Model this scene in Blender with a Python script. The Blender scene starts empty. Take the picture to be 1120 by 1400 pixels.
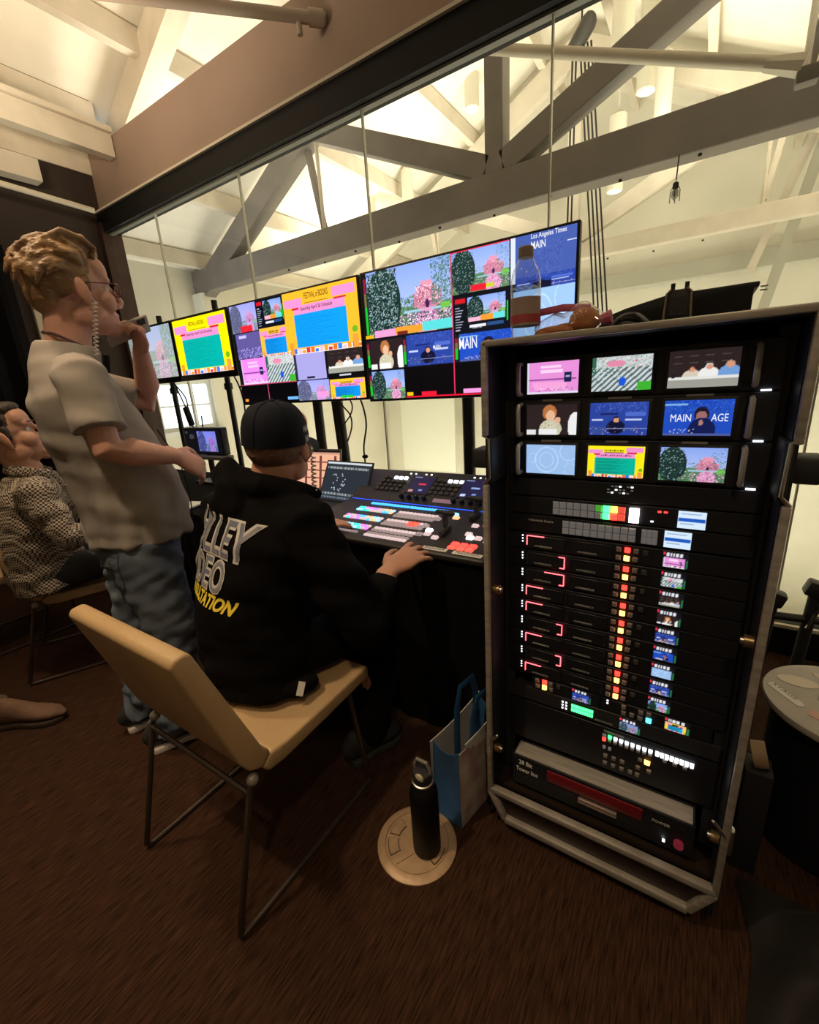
import bpy, bmesh, math, random
import numpy as np
from mathutils import Vector, Matrix
from mathutils.bvhtree import BVHTree
random.seed(7); rng = np.random.default_rng(7)
SC = bpy.context.scene; COL = SC.collection
D = bpy.data
# ------------------------------------------------------------------ camera
H = 1.35
yaw, pitch, roll, FPX = math.radians(-33.874), math.radians(16.2306), math.radians(-3.7509), 599.18
fw = Vector((math.sin(yaw)*math.cos(pitch), math.cos(yaw)*math.cos(pitch), -math.sin(pitch)))
r0 = Vector((math.cos(yaw), -math.sin(yaw), 0)); u0 = r0.cross(fw)
rt = r0*math.cos(roll)+u0*math.sin(roll); up = -r0*math.sin(roll)+u0*math.cos(roll)
cam = D.cameras.new('camera'); cam.sensor_fit = 'HORIZONTAL'; cam.sensor_width = 36; cam.lens = FPX/1120*36
cam.clip_start = .02
camo = D.objects.new('camera', cam); COL.objects.link(camo)
camo.matrix_world = Matrix(((rt.x, up.x, -fw.x, 0), (rt.y, up.y, -fw.y, 0), (rt.z, up.z, -fw.z, H), (0, 0, 0, 1)))
SC.camera = camo
# ------------------------------------------------------------------ world, lights, exposure
w = D.worlds.new('world'); SC.world = w; w.use_nodes = True
w.node_tree.nodes['Background'].inputs[0].default_value = (.85, .92, 1, 1)
w.node_tree.nodes['Background'].inputs[1].default_value = 3.0
vs = SC.view_settings; vs.view_transform = 'Standard'; vs.look = 'None'; vs.exposure = 0; vs.gamma = 1
vs.use_curve_mapping = False
WARM = (1, .74, .46); HALL = (1, .925, .74)
def lamp(kind, name, loc, energy, color, size=.1, target=None, angle=60, blend=.6, size_y=None):
    l = D.lights.new(name, kind); l.energy = energy; l.color = color
    if kind == 'AREA':
        l.size = size
        if size_y: l.shape = 'RECTANGLE'; l.size_y = size_y
    else: l.shadow_soft_size = size
    if kind == 'SPOT': l.spot_size = math.radians(angle); l.spot_blend = blend
    o = D.objects.new(name, l); COL.objects.link(o); o.location = loc
    if target is not None:
        o.rotation_euler = (Vector(target)-Vector(loc)).to_track_quat('-Z', 'Y').to_euler()
    return o
# hall: added fill lights hidden below the sill, others high under the roof
for x, y in ((-4.9, 6.2), (-1.8, 6.2), (1.3, 6.2)):
    lamp('AREA', 'hall_fill', (x, y, -2.7), 95, HALL, 1.6, (x, y+.3, 5))
for x, y in ((-5.2, 6.0), (-3.0, 6.0), (-.6, 6.0), (1.6, 6.0), (-4.2, 3.3), (.6, 3.3)):
    lamp('AREA', 'roof_fill', (x, y, 3.25), 36 if y > 5 else 14, HALL, .5, (x, y, 6))  # added to brighten the roof, no such fittings on the trusses
# control room: warm ceiling spots and an uplight washing the roof timbers
lamp('SPOT', 'ceiling_spot_light', (-1.25, -.25, 3.3), 125, WARM, .07, (-1.05, .6, 0), 62, .9)
lamp('SPOT', 'ceiling_spot_light', (-2.2, .35, 3.3), 110, WARM, .07, (-1.9, .7, 0), 60, .9)
lamp('SPOT', 'ceiling_spot_light', (.4, -.6, 3.2), 60, WARM, .07, (.1, .5, 0), 75, .9)
lamp('AREA', 'roof_uplight', (-3.3, .9, 2.95), 50, (1, .80, .56), .5, (-3.5, 1.3, 5))
# ------------------------------------------------------------------ materials
MATS = {}
def mat(name, col=(.5, .5, .5), rough=.6, metal=0, var=0, vscale=20, bump=0, bscale=80, emit=None, es=1, stretch=(1, 1, 1), col2=None, spec=.5, sheen=0, alpha=1):
    if name in MATS: return MATS[name]
    m = D.materials.new(name); m.use_nodes = True; MATS[name] = m
    nt = m.node_tree; b = nt.nodes['Principled BSDF']
    b.inputs['Base Color'].default_value = (*col, 1); b.inputs['Roughness'].default_value = rough
    b.inputs['Metallic'].default_value = metal; b.inputs['Specular IOR Level'].default_value = spec
    if sheen: b.inputs['Sheen Weight'].default_value = sheen
    if alpha < 1: b.inputs['Alpha'].default_value = alpha
    if emit: b.inputs['Emission Color'].default_value = (*emit, 1); b.inputs['Emission Strength'].default_value = es
    if var or bump or col2:
        tc = nt.nodes.new('ShaderNodeTexCoord'); mp = nt.nodes.new('ShaderNodeMapping'); mp.inputs['Scale'].default_value = stretch
        nt.links.new(tc.outputs['Object'], mp.inputs['Vector'])
        if var or col2:
            n = nt.nodes.new('ShaderNodeTexNoise'); n.inputs['Scale'].default_value = vscale; n.inputs['Detail'].default_value = 4
            nt.links.new(mp.outputs[0], n.inputs['Vector'])
            r = nt.nodes.new('ShaderNodeValToRGB')
            c2 = col2 or tuple(min(1, c*(1+var)) for c in col); c1 = col if col2 else tuple(c*(1-var) for c in col)
            r.color_ramp.elements[0].position = .32; r.color_ramp.elements[1].position = .68
            r.color_ramp.elements[0].color = (*c1, 1); r.color_ramp.elements[1].color = (*c2, 1)
            nt.links.new(n.outputs['Fac'], r.inputs[0]); nt.links.new(r.outputs[0], b.inputs['Base Color'])
        if bump:
            n2 = nt.nodes.new('ShaderNodeTexNoise'); n2.inputs['Scale'].default_value = bscale; n2.inputs['Detail'].default_value = 3
            nt.links.new(mp.outputs[0], n2.inputs['Vector'])
            bp = nt.nodes.new('ShaderNodeBump'); bp.inputs['Strength'].default_value = bump; bp.inputs['Distance'].default_value = .01
            nt.links.new(n2.outputs['Fac'], bp.inputs['Height']); nt.links.new(bp.outputs[0], b.inputs['Normal'])
    return m
def glow(name, col, s): return mat(name, tuple(c*.3 for c in col), .4, emit=col, es=s)
def attr_mat(name, strength, rough=.3, spec=.3):
    m = D.materials.new(name); m.use_nodes = True; nt = m.node_tree; b = nt.nodes['Principled BSDF']
    a = nt.nodes.new('ShaderNodeAttribute'); a.attribute_name = 'ink'
    b.inputs['Base Color'].default_value = (.01, .01, .012, 1); b.inputs['Roughness'].default_value = rough; b.inputs['Specular IOR Level'].default_value = spec
    nt.links.new(a.outputs['Color'], b.inputs['Emission Color']); b.inputs['Emission Strength'].default_value = strength
    return m
def glass_mat(name, tint=(1, 1, 1), refl=1.0, rough=0):
    m = D.materials.new(name); m.use_nodes = True; nt = m.node_tree
    for n in list(nt.nodes): nt.nodes.remove(n)
    o = nt.nodes.new('ShaderNodeOutputMaterial'); t = nt.nodes.new('ShaderNodeBsdfTransparent'); t.inputs[0].default_value = (*tint, 1)
    g = nt.nodes.new('ShaderNodeBsdfGlossy'); g.inputs['Roughness'].default_value = rough
    f = nt.nodes.new('ShaderNodeLayerWeight'); f.inputs[0].default_value = .5
    p5 = nt.nodes.new('ShaderNodeMath'); p5.operation = 'POWER'; p5.inputs[1].default_value = 5; nt.links.new(f.outputs['Facing'], p5.inputs[0])
    k = nt.nodes.new('ShaderNodeMath'); k.operation = 'MULTIPLY_ADD'; k.inputs[1].default_value = .6*refl; k.inputs[2].default_value = .025*refl; nt.links.new(p5.outputs[0], k.inputs[0])
    mx = nt.nodes.new('ShaderNodeMixShader'); nt.links.new(k.outputs[0], mx.inputs[0]); nt.links.new(t.outputs[0], mx.inputs[1]); nt.links.new(g.outputs[0], mx.inputs[2])
    nt.links.new(mx.outputs[0], o.inputs[0]); return m
# ------------------------------------------------------------------ mesh helpers
def V(*a): return np.array(a, float)
class MB:
    def __init__(s): s.v = []; s.f = []
    def add(s, vs, fs):
        k = len(s.v); s.v.extend([tuple(map(float, q)) for q in vs]); s.f.extend([tuple(i+k for i in f) for f in fs]); return s
    def box(s, c, d, R=None):
        c = np.array(c, float); h = np.array(d, float)/2; vs = []
        for x in (-1, 1):
            for y in (-1, 1):
                for z in (-1, 1):
                    q = h*[x, y, z]
                    if R is not None: q = np.array(R @ Vector(q))
                    vs.append(c+q)
        return s.add(vs, [(0, 1, 3, 2), (4, 6, 7, 5), (0, 4, 5, 1), (2, 3, 7, 6), (0, 2, 6, 4), (1, 5, 7, 3)])
    def span(s, a, b): a = np.array(a, float); b = np.array(b, float); return s.box((a+b)/2, np.abs(b-a))
    def beam(s, a, b, wd, ht, upv=(0, 0, 1)):
        a = np.array(a, float); b = np.array(b, float); t = b-a; L = np.linalg.norm(t); t /= L
        u = np.array(upv, float); sd = np.cross(t, u); sd /= np.linalg.norm(sd); u = np.cross(sd, t)
        vs = [p+sd*wd/2*i+u*ht/2*j for p in (a, b) for i, j in ((-1, -1), (1, -1), (1, 1), (-1, 1))]
        return s.add(vs, [(3, 2, 1, 0), (4, 5, 6, 7), (0, 1, 5, 4), (1, 2, 6, 5), (2, 3, 7, 6), (3, 0, 4, 7)])
    def tube(s, pts, r, n=10, round_ends=False, ref=(0, 0, 1), flat=1.0):
        """r: number, list of numbers or list of (ra, rb); rb lies along ref."""
        P = [np.array(q, float) for q in pts]; m = len(P)
        rs = [r]*m if np.isscalar(r) else list(r)
        rs = [(q, q*flat) if np.isscalar(q) else tuple(q) for q in rs]
        if round_ends:
            t0 = P[0]-P[1]; t0 /= np.linalg.norm(t0); t1 = P[-1]-P[-2]; t1 /= np.linalg.norm(t1)
            h0 = [(P[0]+t0*min(rs[0])*math.sin(a), (rs[0][0]*math.cos(a)+1e-4, rs[0][1]*math.cos(a)+1e-4)) for a in (1.5, 1.1, .6)]
            h1 = [(P[-1]+t1*min(rs[-1])*math.sin(a), (rs[-1][0]*math.cos(a)+1e-4, rs[-1][1]*math.cos(a)+1e-4)) for a in (.6, 1.1, 1.5)]
            P = [q for q, _ in h0]+P+[q for q, _ in h1]; rs = [q for _, q in h0]+rs+[q for _, q in h1]; m = len(P)
        rf = np.array(ref, float); vs = []; pu = None
        for i in range(m):
            t = P[min(i+1, m-1)]-P[max(i-1, 0)]; t = t/(np.linalg.norm(t)+1e-12)
            u = (pu if pu is not None else rf); u = u-t*(u@t)
            if np.linalg.norm(u) < 1e-3: u = np.array([1., .1, 0]); u = u-t*(u@t)
            u /= np.linalg.norm(u); pu = u; sd = np.cross(t, u)
            for k in range(n):
                a = 2*math.pi*k/n; vs.append(P[i]+sd*rs[i][0]*math.cos(a)+u*rs[i][1]*math.sin(a))
        fs = [(i*n+k, i*n+(k+1) % n, (i+1)*n+(k+1) % n, (i+1)*n+k) for i in range(m-1) for k in range(n)]
        fs += [tuple(range(n-1, -1, -1)), tuple(range((m-1)*n, m*n))]
        return s.add(vs, fs)
    def ell(s, c, r, R=None, n=16):
        c = np.array(c, float); r = V(r, r, r) if np.isscalar(r) else np.array(r, float); k = n//2; vs = []
        for i in range(1, k):
            a = math.pi*i/k
            for j in range(n):
                b = 2*math.pi*j/n; q = r*[math.sin(a)*math.cos(b), math.sin(a)*math.sin(b), math.cos(a)]
                if R is not None: q = np.array(R @ Vector(q))
                vs.append(c+q)
        for z in (1, -1):
            q = r*[0, 0, z]
            if R is not None: q = np.array(R @ Vector(q))
            vs.append(c+q)
        T = len(vs)-2; Bm = T+1
        fs = [(i*n+j, (i+1)*n+j, (i+1)*n+(j+1) % n, i*n+(j+1) % n) for i in range(k-2) for j in range(n)]
        fs += [(T, j, (j+1) % n) for j in range(n)]+[(Bm, (k-2)*n+(j+1) % n, (k-2)*n+j) for j in range(n)]
        return s.add(vs, fs)
    def lathe(s, prof, c=(0, 0, 0), n=28, R=None):
        c = np.array(c, float); vs = []; m = len(prof)
        for r, z in prof:
            for k in range(n):
                a = 2*math.pi*k/n; q = V(r*math.cos(a), r*math.sin(a), z)
                if R is not None: q = np.array(R @ Vector(q))
                vs.append(c+q)
        fs = [(i*n+k, i*n+(k+1) % n, (i+1)*n+(k+1) % n, (i+1)*n+k) for i in range(m-1) for k in range(n)]
        fs += [tuple(range(n-1, -1, -1)), tuple(range((m-1)*n, m*n))]
        return s.add(vs, fs)
    def prism(s, poly, f):
        """poly: list of 2-D points; f(u, v, k) -> 3-D point for k = 0 / 1"""
        n = len(poly); vs = [f(u, v, k) for k in (0, 1) for u, v in poly]
        return s.add(vs, [tuple(range(n-1, -1, -1)), tuple(range(n, 2*n))]+[(i, (i+1) % n, n+(i+1) % n, n+i) for i in range(n)])
    def mesh(s, name):
        me = D.meshes.new(name); me.from_pydata(s.v, [], s.f); me.update()
        bm = bmesh.new(); bm.from_mesh(me); bmesh.ops.recalc_face_normals(bm, faces=bm.faces); bm.to_mesh(me); bm.free()
        return me
    def build(s, name, material, parent=None, smooth=False, bevel=0, segs=2):
        me = s.mesh(name)
        if bevel:
            bm = bmesh.new(); bm.from_mesh(me)
            es = [e for e in bm.edges if len(e.link_faces) == 2 and e.calc_face_angle(0) > .5]
            bmesh.ops.bevel(bm, geom=es, offset=bevel, segments=segs, affect='EDGES', profile=.5, clamp_overlap=True); bm.to_mesh(me); bm.free(); smooth = True
        return link(name, me, material, parent, smooth)
def link(name, me, material, parent=None, smooth=False):
    o = D.objects.new(name, me); COL.objects.link(o)
    if material is not None:
        me.materials.clear(); me.materials.append(material)
    if smooth:
        me.polygons.foreach_set('use_smooth', [True]*len(me.polygons))
        if len(me.polygons) < 20000: me.set_sharp_from_angle(angle=math.radians(38))
    if parent is not None: put(o, parent)
    return o
def put(o, parent):
    o.parent = parent; o.matrix_parent_inverse = Matrix.Translation(-Vector(parent.location)) if parent.type == 'EMPTY' else Matrix.Identity(4)
def thing(name, label, cat, loc=(0, 0, 0), group=None):
    o = D.objects.new(name, None); o.empty_display_size = .05; COL.objects.link(o); o.location = loc
    return tag(o, label, cat, group)
def tag(o, label, cat, group=None, kind=None):
    if label: o['label'] = label
    if cat: o['category'] = cat
    if group: o['group'] = group
    if kind: o['kind'] = kind
    return o
def struct(o): o['kind'] = 'structure'; return o
def dup(o, delta, label=None, rotz=0):
    """copy of a thing with its parts and sub-parts, moved by delta"""
    def cp(q, parent):
        c = q.copy(); COL.objects.link(c)
        if parent is not None: c.parent = parent; c.matrix_parent_inverse = q.matrix_parent_inverse.copy()
        for ch in q.children: cp(ch, c)
        return c
    r = cp(o, None); r.location = Vector(o.location)+Vector(delta); r.rotation_euler.z += rotz
    if label: r['label'] = label
    return r
def text_mesh(txt, size, extrude=0, bold=0, shear=0, spacing=1, align='LEFT', fit=None):
    c = D.curves.new('text', 'FONT'); c.body = txt; c.size = size; c.extrude = extrude; c.offset = bold; c.shear = shear; c.space_character = spacing; c.align_x = align; c.resolution_u = 3
    o = D.objects.new('text', c); COL.objects.link(o)
    me = D.meshes.new_from_object(o.evaluated_get(bpy.context.evaluated_depsgraph_get()))
    D.objects.remove(o); D.curves.remove(c)
    if fit and len(me.vertices):
        n = len(me.vertices); a = np.zeros(n*3); me.vertices.foreach_get('co', a); a = a.reshape(-1, 3)
        lo = a.min(0); hi = a.max(0); a[:, 0] = (a[:, 0]-lo[0])/(hi[0]-lo[0])*fit[0]; a[:, 1] = (a[:, 1]-lo[1])/(hi[1]-lo[1])*fit[1]
        me.vertices.foreach_set('co', a.ravel())
    return me
def wall_text(name, txt, x, y, z, wd, ht, material, parent, **k):
    """lettering facing -Y, lower-left corner at x, z"""
    me = text_mesh(txt, .1, fit=(wd, ht), **k)
    me.transform(Matrix.Translation((x, y, z)) @ Matrix.Rotation(math.pi/2, 4, 'X'))
    return link(name, me, material, parent)
def lin(a):
    a = np.clip(np.asarray(a, float), 0, 1); return np.where(a <= .04045, a/12.92, ((a+.055)/1.055)**2.4)
def raster(name, img, origin, ux, uz, material, parent=None):
    """flat picture: a grid of points coloured from img (rows top to bottom, sRGB), lower-left corner at origin"""
    h, wd = img.shape[:2]; o = np.array(origin, float); ux = np.array(ux, float); uz = np.array(uz, float)
    gx, gy = np.meshgrid(np.linspace(0, 1, wd), np.linspace(1, 0, h))
    co = o+gx[..., None]*ux+gy[..., None]*uz
    idx = np.arange(h*wd).reshape(h, wd)
    f = np.stack([idx[1:, :-1], idx[1:, 1:], idx[:-1, 1:], idx[:-1, :-1]], -1).reshape(-1, 4)
    me = D.meshes.new(name); me.vertices.add(h*wd); me.vertices.foreach_set('co', co.ravel())
    me.loops.add(f.size); me.loops.foreach_set('vertex_index', f.ravel().astype(np.int32))
    me.polygons.add(len(f)); me.polygons.foreach_set('loop_start', np.arange(0, f.size, 4, dtype=np.int32))
    me.update(calc_edges=True)
    at = me.color_attributes.new('ink', 'FLOAT_COLOR', 'POINT')
    c = np.ones((h*wd, 4)); c[:, :3] = lin(img.reshape(-1, 3)); at.data.foreach_set('color', c.ravel())
    return link(name, me, material, parent)
def blob(mb, voxel=.007, smooth=3, name='blob', factor=.5):
    """merge overlapping closed shapes into one continuous surface"""
    o = D.objects.new(name, mb.mesh(name)); COL.objects.link(o)
    m = o.modifiers.new('r', 'REMESH'); m.mode = 'VOXEL'; m.voxel_size = voxel
    if smooth: q = o.modifiers.new('s', 'SMOOTH'); q.iterations = smooth; q.factor = factor
    me = D.meshes.new_from_object(o.evaluated_get(bpy.context.evaluated_depsgraph_get()))
    D.objects.remove(o); return me
def warp(me, fn):
    n = len(me.vertices); a = np.zeros(n*3); b = np.zeros(n*3); me.vertices.foreach_get('co', a); me.vertices.foreach_get('normal', b)
    a = a.reshape(-1, 3); b = b.reshape(-1, 3); a = fn(a, b); me.vertices.foreach_set('co', np.ascontiguousarray(a).ravel()); me.update(); return me
def folds(amp, seed=0, k=(14, 14, 30), n=5):
    r = np.random.default_rng(seed); ks = r.normal(size=(n, 3))*k; ph = r.uniform(0, 6.28, n); k2 = r.normal(size=(n, 3))*np.array(k)*.5
    def f(a, nr):
        t = np.zeros(len(a))
        for i in range(n):
            wv = np.sin(a@ks[i]+ph[i]+1.3*np.sin(a@k2[i]))
            t += np.sign(wv)*np.abs(wv)**1.0
        return a+nr*(amp*t/math.sqrt(n))[:, None]
    return f
# ------------------------------------------------------------------ the setting
m_carpet = mat('carpet', (.020, .0085, .0045), .95, col2=(.075, .034, .018), vscale=7, stretch=(30, 2.2, 1), bump=.5, bscale=60, spec=.15)
m_hallwall = mat('hall_plaster', (.80, .77, .66), .85, var=.05, vscale=1.5, bump=.15, bscale=12)
m_roof = mat('roof_plaster', (.86, .81, .70), .9, var=.05, vscale=2.5, bump=.35, bscale=9)
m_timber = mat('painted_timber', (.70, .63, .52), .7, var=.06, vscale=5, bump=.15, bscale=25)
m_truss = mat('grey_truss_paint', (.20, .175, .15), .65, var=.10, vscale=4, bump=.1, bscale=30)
m_bulk = mat('bulkhead_paint', (.30, .21, .165), .7, var=.05, vscale=2, bump=.05, bscale=40)
m_darkwall = mat('dark_wall_paint', (.035, .022, .017), .8, var=.1, vscale=3, bump=.1)
m_black = mat('black_frame', (.0045, .0045, .005), .6, spec=.25, bump=.03)
m_post = mat('dark_red_timber', (.045, .018, .014), .55, var=.2, vscale=8, bump=.1)
m_pipe = mat('white_pipe', (.66, .60, .48), .45, bump=.05, bscale=20)
m_cream = mat('cream_trim', (.62, .55, .45), .7, bump=.1, bscale=30)
m_drape = mat('black_drape', (.006, .005, .006), .95, bump=.2, spec=.1)
m_steel = mat('steel', (.55, .53, .50), .32, 1, var=.15, vscale=30)
m_alu = mat('aluminium_edge', (.38, .345, .31), .4, .35, var=.2, vscale=12, stretch=(1, 1, 6))
m_hallfloor = mat('hall_floor', (.45, .42, .35), .6, var=.1, vscale=2)
m_glass = glass_mat('clear_glass', (.985, 1, .985), .9)
RIDGE, PITCH, TOPZ = -1.8, .53, 5.72
def roofz(x): return TOPZ-PITCH*abs(x-RIDGE)
struct(MB().span((-5.0, -2.6, -.12), (2.4, 2.62, 0)).build('floor', m_carpet))
struct(MB().span((-6.7, 2.62, -3.1), (3.2, 9.3, -3.0)).build('floor', m_hallfloor))
# roof: two slopes over both rooms
for s, xe in ((-1, -7.0), (1, 3.4)):
    mb = MB(); zr, ze = TOPZ, roofz(xe)
    mb.add([(RIDGE, -2.7, zr), (RIDGE, 9.4, zr), (xe, 9.4, ze), (xe, -2.7, ze), (RIDGE, -2.7, zr+.1), (RIDGE, 9.4, zr+.1), (xe, 9.4, ze+.1), (xe, -2.7, ze+.1)],
           [(0, 1, 2, 3), (7, 6, 5, 4), (0, 4, 5, 1), (1, 5, 6, 2), (2, 6, 7, 3), (3, 7, 4, 0)])
    ceil = struct(mb.build('ceiling', m_roof))
    # purlins run the length of the building under the deck, each its own timber
    xs = [RIDGE+s*d for d in (.45, 1.5, 2.55, 3.6, 4.5)]
    for x in xs:
        z = roofz(x)-.10
        MB().beam((x, -2.6, z), (x, 2.2, z), .09, .19).build('purlin', m_timber, ceil)
        MB().beam((x, 2.2, z), (x, 9.3, z), .09, .19).build('purlin', m_timber, ceil)
    for y in (2.86, .55, -1.6):
        x1 = xe+.3*(-s)
        MB().beam((RIDGE+s*.05, y, roofz(RIDGE+s*.05)-.2), (x1, y, roofz(x1)-.2), .17, .24).build('rafter', m_timber, ceil)
# walls
def gable(x0, x1, y0, y1, zb):
    poly = [(x0, zb), (x1, zb), (x1, roofz(x1)+.03)]+([(RIDGE, TOPZ+.03)] if x0 < RIDGE < x1 else [])+[(x0, roofz(x0)+.03)]
    return MB().prism(poly, lambda u, v, k: (u, (y0, y1)[k], v))
struct(gable(-7.0, 3.3, 9.2, 9.35, -3.0).build('wall_hall_far', m_hallwall))
struct(gable(-5.1, 2.4, -2.7, -2.6, 0).build('wall_back', m_cream))
struct(MB().span((-5.12, -2.7, 0), (-5.0, 2.62, roofz(-5.0)+.02)).build('wall_left', m_darkwall))
struct(MB().span((-5.0, -2.6, 3.40), (-4.985, 2.64, roofz(-4.985)-.02)).build('trim_6', m_timber))
struct(MB().span((2.4, -2.7, 0), (2.5, 2.62, roofz(2.4)+.02)).build('wall_right', m_cream))
struct(MB().span((3.1, 2.62, -3), (3.25, 9.3, roofz(3.1)+.05)).build('wall_hall_right', m_hallwall))
struct(MB().span((-6.7, 2.62, -3), (3.2, 2.72, -.02)).build('wall_hall_near', m_hallwall))
wl = MB()   # left hall wall with a window opening
y0, y1, z0, z1 = 3.50, 4.42, .88, 1.62
wl.span((-6.78, 2.5, -3), (-6.6, y0, 3.3)); wl.span((-6.78, y1, -3), (-6.6, 9.3, 3.3)); wl.span((-6.78, y0, -3), (-6.6, y1, z0)); wl.span((-6.78, y0, z1), (-6.6, y1, 3.3))
struct(wl.build('wall_hall_left', m_hallwall))
m_sash = mat('white_sash', (.8, .8, .76), .5)
mb = MB()
for y in (y0+.03, y1-.03): mb.span((-6.72, y-.03, z0), (-6.66, y+.03, z1))
for z in (z0+.03, z1-.03): mb.span((-6.72, y0+.06, z-.03), (-6.66, y1-.06, z+.03))
win = struct(mb.build('window_2', m_sash))
for y in (3.81, 4.11): MB().span((-6.71, y-.012, z0+.06), (-6.67, y+.012, z1-.06)).build('muntin', m_sash, win)
for z in (1.25,): MB().span((-6.705, y0+.06, z-.012), (-6.675, y1-.06, z+.012)).build('muntin', m_sash, win)
for i, (a, b) in enumerate(((y0+.06, 3.798), (3.822, 4.098), (4.122, y1-.06))):
    for (c, d) in ((z0+.06, 1.238), (1.262, z1-.06)): MB().span((-6.692, a, c), (-6.688, b, d)).build('pane', m_glass, win)
MB().span((-6.62, y0-.08, z0-.05), (-6.48, y1+.08, z0)).build('sill', m_sash, win)
# picture window of the control room
hd = MB().span((-5.0, 2.46, 2.915), (2.4, 2.60, 3.075)); win = struct(hd.build('window_1', m_black))
MB().span((-5.0, 2.505, 2.900), (2.4, 2.545, 2.916)).build('head_channel', mat('grey_channel', (.20, .20, .18), .5), win)
MB().span((-5.0, 2.44, 3.075), (2.4, 2.60, 3.092)).build('head_trim', m_cream, win)
MB().span((-5.0, 2.45, 0), (2.4, 2.60, .135)).build('sill', m_black, win)
MB().span((-5.0, 2.46, .135), (2.4, 2.48, .15)).build('sill_bead', m_cream, win)
MB().span((-5.0, 2.44, 0), (-4.93, 2.62, 3.0)).build('jamb', m_post, win)
jx = [-4.93, -4.138, -2.999, -1.846, -.739, .394, 1.527, 2.4]
m_joint = mat('glass_joint', (.60, .58, .50), .25, spec=.8)
for a, b in zip(jx, jx[1:]): MB().span((a+.004, 2.52, .135), (b-.004, 2.532, 2.92)).build('pane', m_glass, win)
for x in jx[1:-1]: MB().span((x-.004, 2.516, .135), (x+.004, 2.536, 2.92)).build('joint', m_joint, win)
struct(MB().span((-5.0, 2.50, 3.092), (2.4, 2.64, 3.575)).build('wall_bulkhead', m_bulk))
struct(MB().span((-5.0, 1.74, 0), (-4.96, 2.12, 2.62)).build('trim_1', m_cream))
# ceiling joists of the control room hang below the roof, square to the bulkhead
for x, z in ((-4.55, 3.47), (-5.0+.25, 3.05)):
    pass
j = struct(MB().beam((-4.56, -2.6, 3.49), (-4.56, 2.49, 3.49), .10, .17).build('trim_2', m_timber))
MB().beam((-4.56, -2.6, 3.60), (-4.56, 2.49, 3.60), .16, .04).build('ledger_board', m_timber, j)
j = struct(MB().beam((-4.86, -2.6, 3.24), (-4.86, 2.0, 3.24), .12, .16).build('trim_3', m_timber))
# black drape on the left wall, gathered in folds
mb = MB(); n = 60; pts = []
for i in range(n):
    y = -.9+2.55*i/(n-1); x = -4.93+.035*math.sin(i*1.25)+.012*math.sin(i*.6); pts.append((x, y))
mb.add([(x, y, z) for z in (.02, 2.66) for x, y in pts]+[(x-.012, y, z) for z in (.02, 2.66) for x, y in pts],
       [(i, i+1, n+i+1, n+i) for i in range(n-1)]+[(2*n+i+1, 2*n+i, 3*n+i, 3*n+i+1) for i in range(n-1)]+[(i, 2*n+i, 2*n+i+1, i+1) for i in range(n-1)]+[(n+i+1, 3*n+i+1, 3*n+i, n+i) for i in range(n-1)]+[(0, n, 3*n, 2*n), (n-1, 3*n-1, 4*n-1, 2*n-1)])
tag(mb.build('drape', m_drape, smooth=True), 'long black drape hanging in folds against the dark side wall', 'curtain')
# roof trusses of the hall: every member a part of its truss
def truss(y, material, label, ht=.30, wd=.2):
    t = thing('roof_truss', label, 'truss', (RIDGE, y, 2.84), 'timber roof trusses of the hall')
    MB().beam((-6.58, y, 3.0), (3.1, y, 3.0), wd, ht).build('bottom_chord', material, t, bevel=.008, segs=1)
    MB().beam((RIDGE, y, 3.12), (RIDGE, y, 5.25), wd*.9, .17, (1, 0, 0)).build('king_post', material, t, bevel=.006, segs=1)
    for s in (-1, 1):
        xe = RIDGE+s*4.75
        MB().beam((xe, y, roofz(xe)-.36), (RIDGE+s*.02, y, roofz(RIDGE)-.36), wd*.95, .28).build('principal_rafter', material, t, bevel=.008, segs=1)
        MB().beam((RIDGE+s*.08, y, 3.20), (RIDGE+s*2.15, y, 4.13), wd*.9, .20).build('strut', material, t, bevel=.006, segs=1)
        MB().tube([(RIDGE+s*2.15, y-.02, 4.1), (RIDGE+s*2.15, y-.02, 3.1)], .022, 8).build('tie_rod', m_pipe, t, True)
        MB().beam((RIDGE+s*2.3, y, 4.0), (RIDGE+s*2.16, y, 3.15), .06, .06).build('brace', material, t)
    mb = None
    for i in range(9):
        x = -4.6+i*.55
        b_ = MB().tube([(x, y+(.04 if i % 2 else -.04), 2.835), (x, y+(.04 if i % 2 else -.04), 2.85)], .013, 8).build('bolt', m_black, t)
    return t
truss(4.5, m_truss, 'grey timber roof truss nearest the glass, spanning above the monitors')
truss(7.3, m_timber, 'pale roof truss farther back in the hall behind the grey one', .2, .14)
mb = MB().span((-6.62, 4.36, 2.2), (-6.35, 4.64, 2.84)); o = struct(mb.build('trim_4', m_hallwall))
struct(MB().span((-6.6, 9.10, 2.72), (3.1, 9.2, 2.95)).build('trim_5', mat('sage_beam', (.48, .47, .38), .7)))
# leaning braces against the far wall
for (a, b) in (((.55, 8.2, 3.9), (.50, 9.0, 2.0)), ((.85, 8.3, 4.0), (.75, 9.0, 1.6))):
    pass
o = MB().beam((.98, 8.5, 4.1), (.5, 8.5, 1.6), .12, .14, (0, 1, 0)).build('brace_post', mat('sage_beam', ()), None)
tag(o, 'pale green leaning brace post beyond the glass above the equipment rack', 'post')
MB().beam((.86, 8.57, 4.1), (.38, 8.57, 2.6), .10, .03, (0, 1, 0)).build('side_board', m_timber, o)
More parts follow.
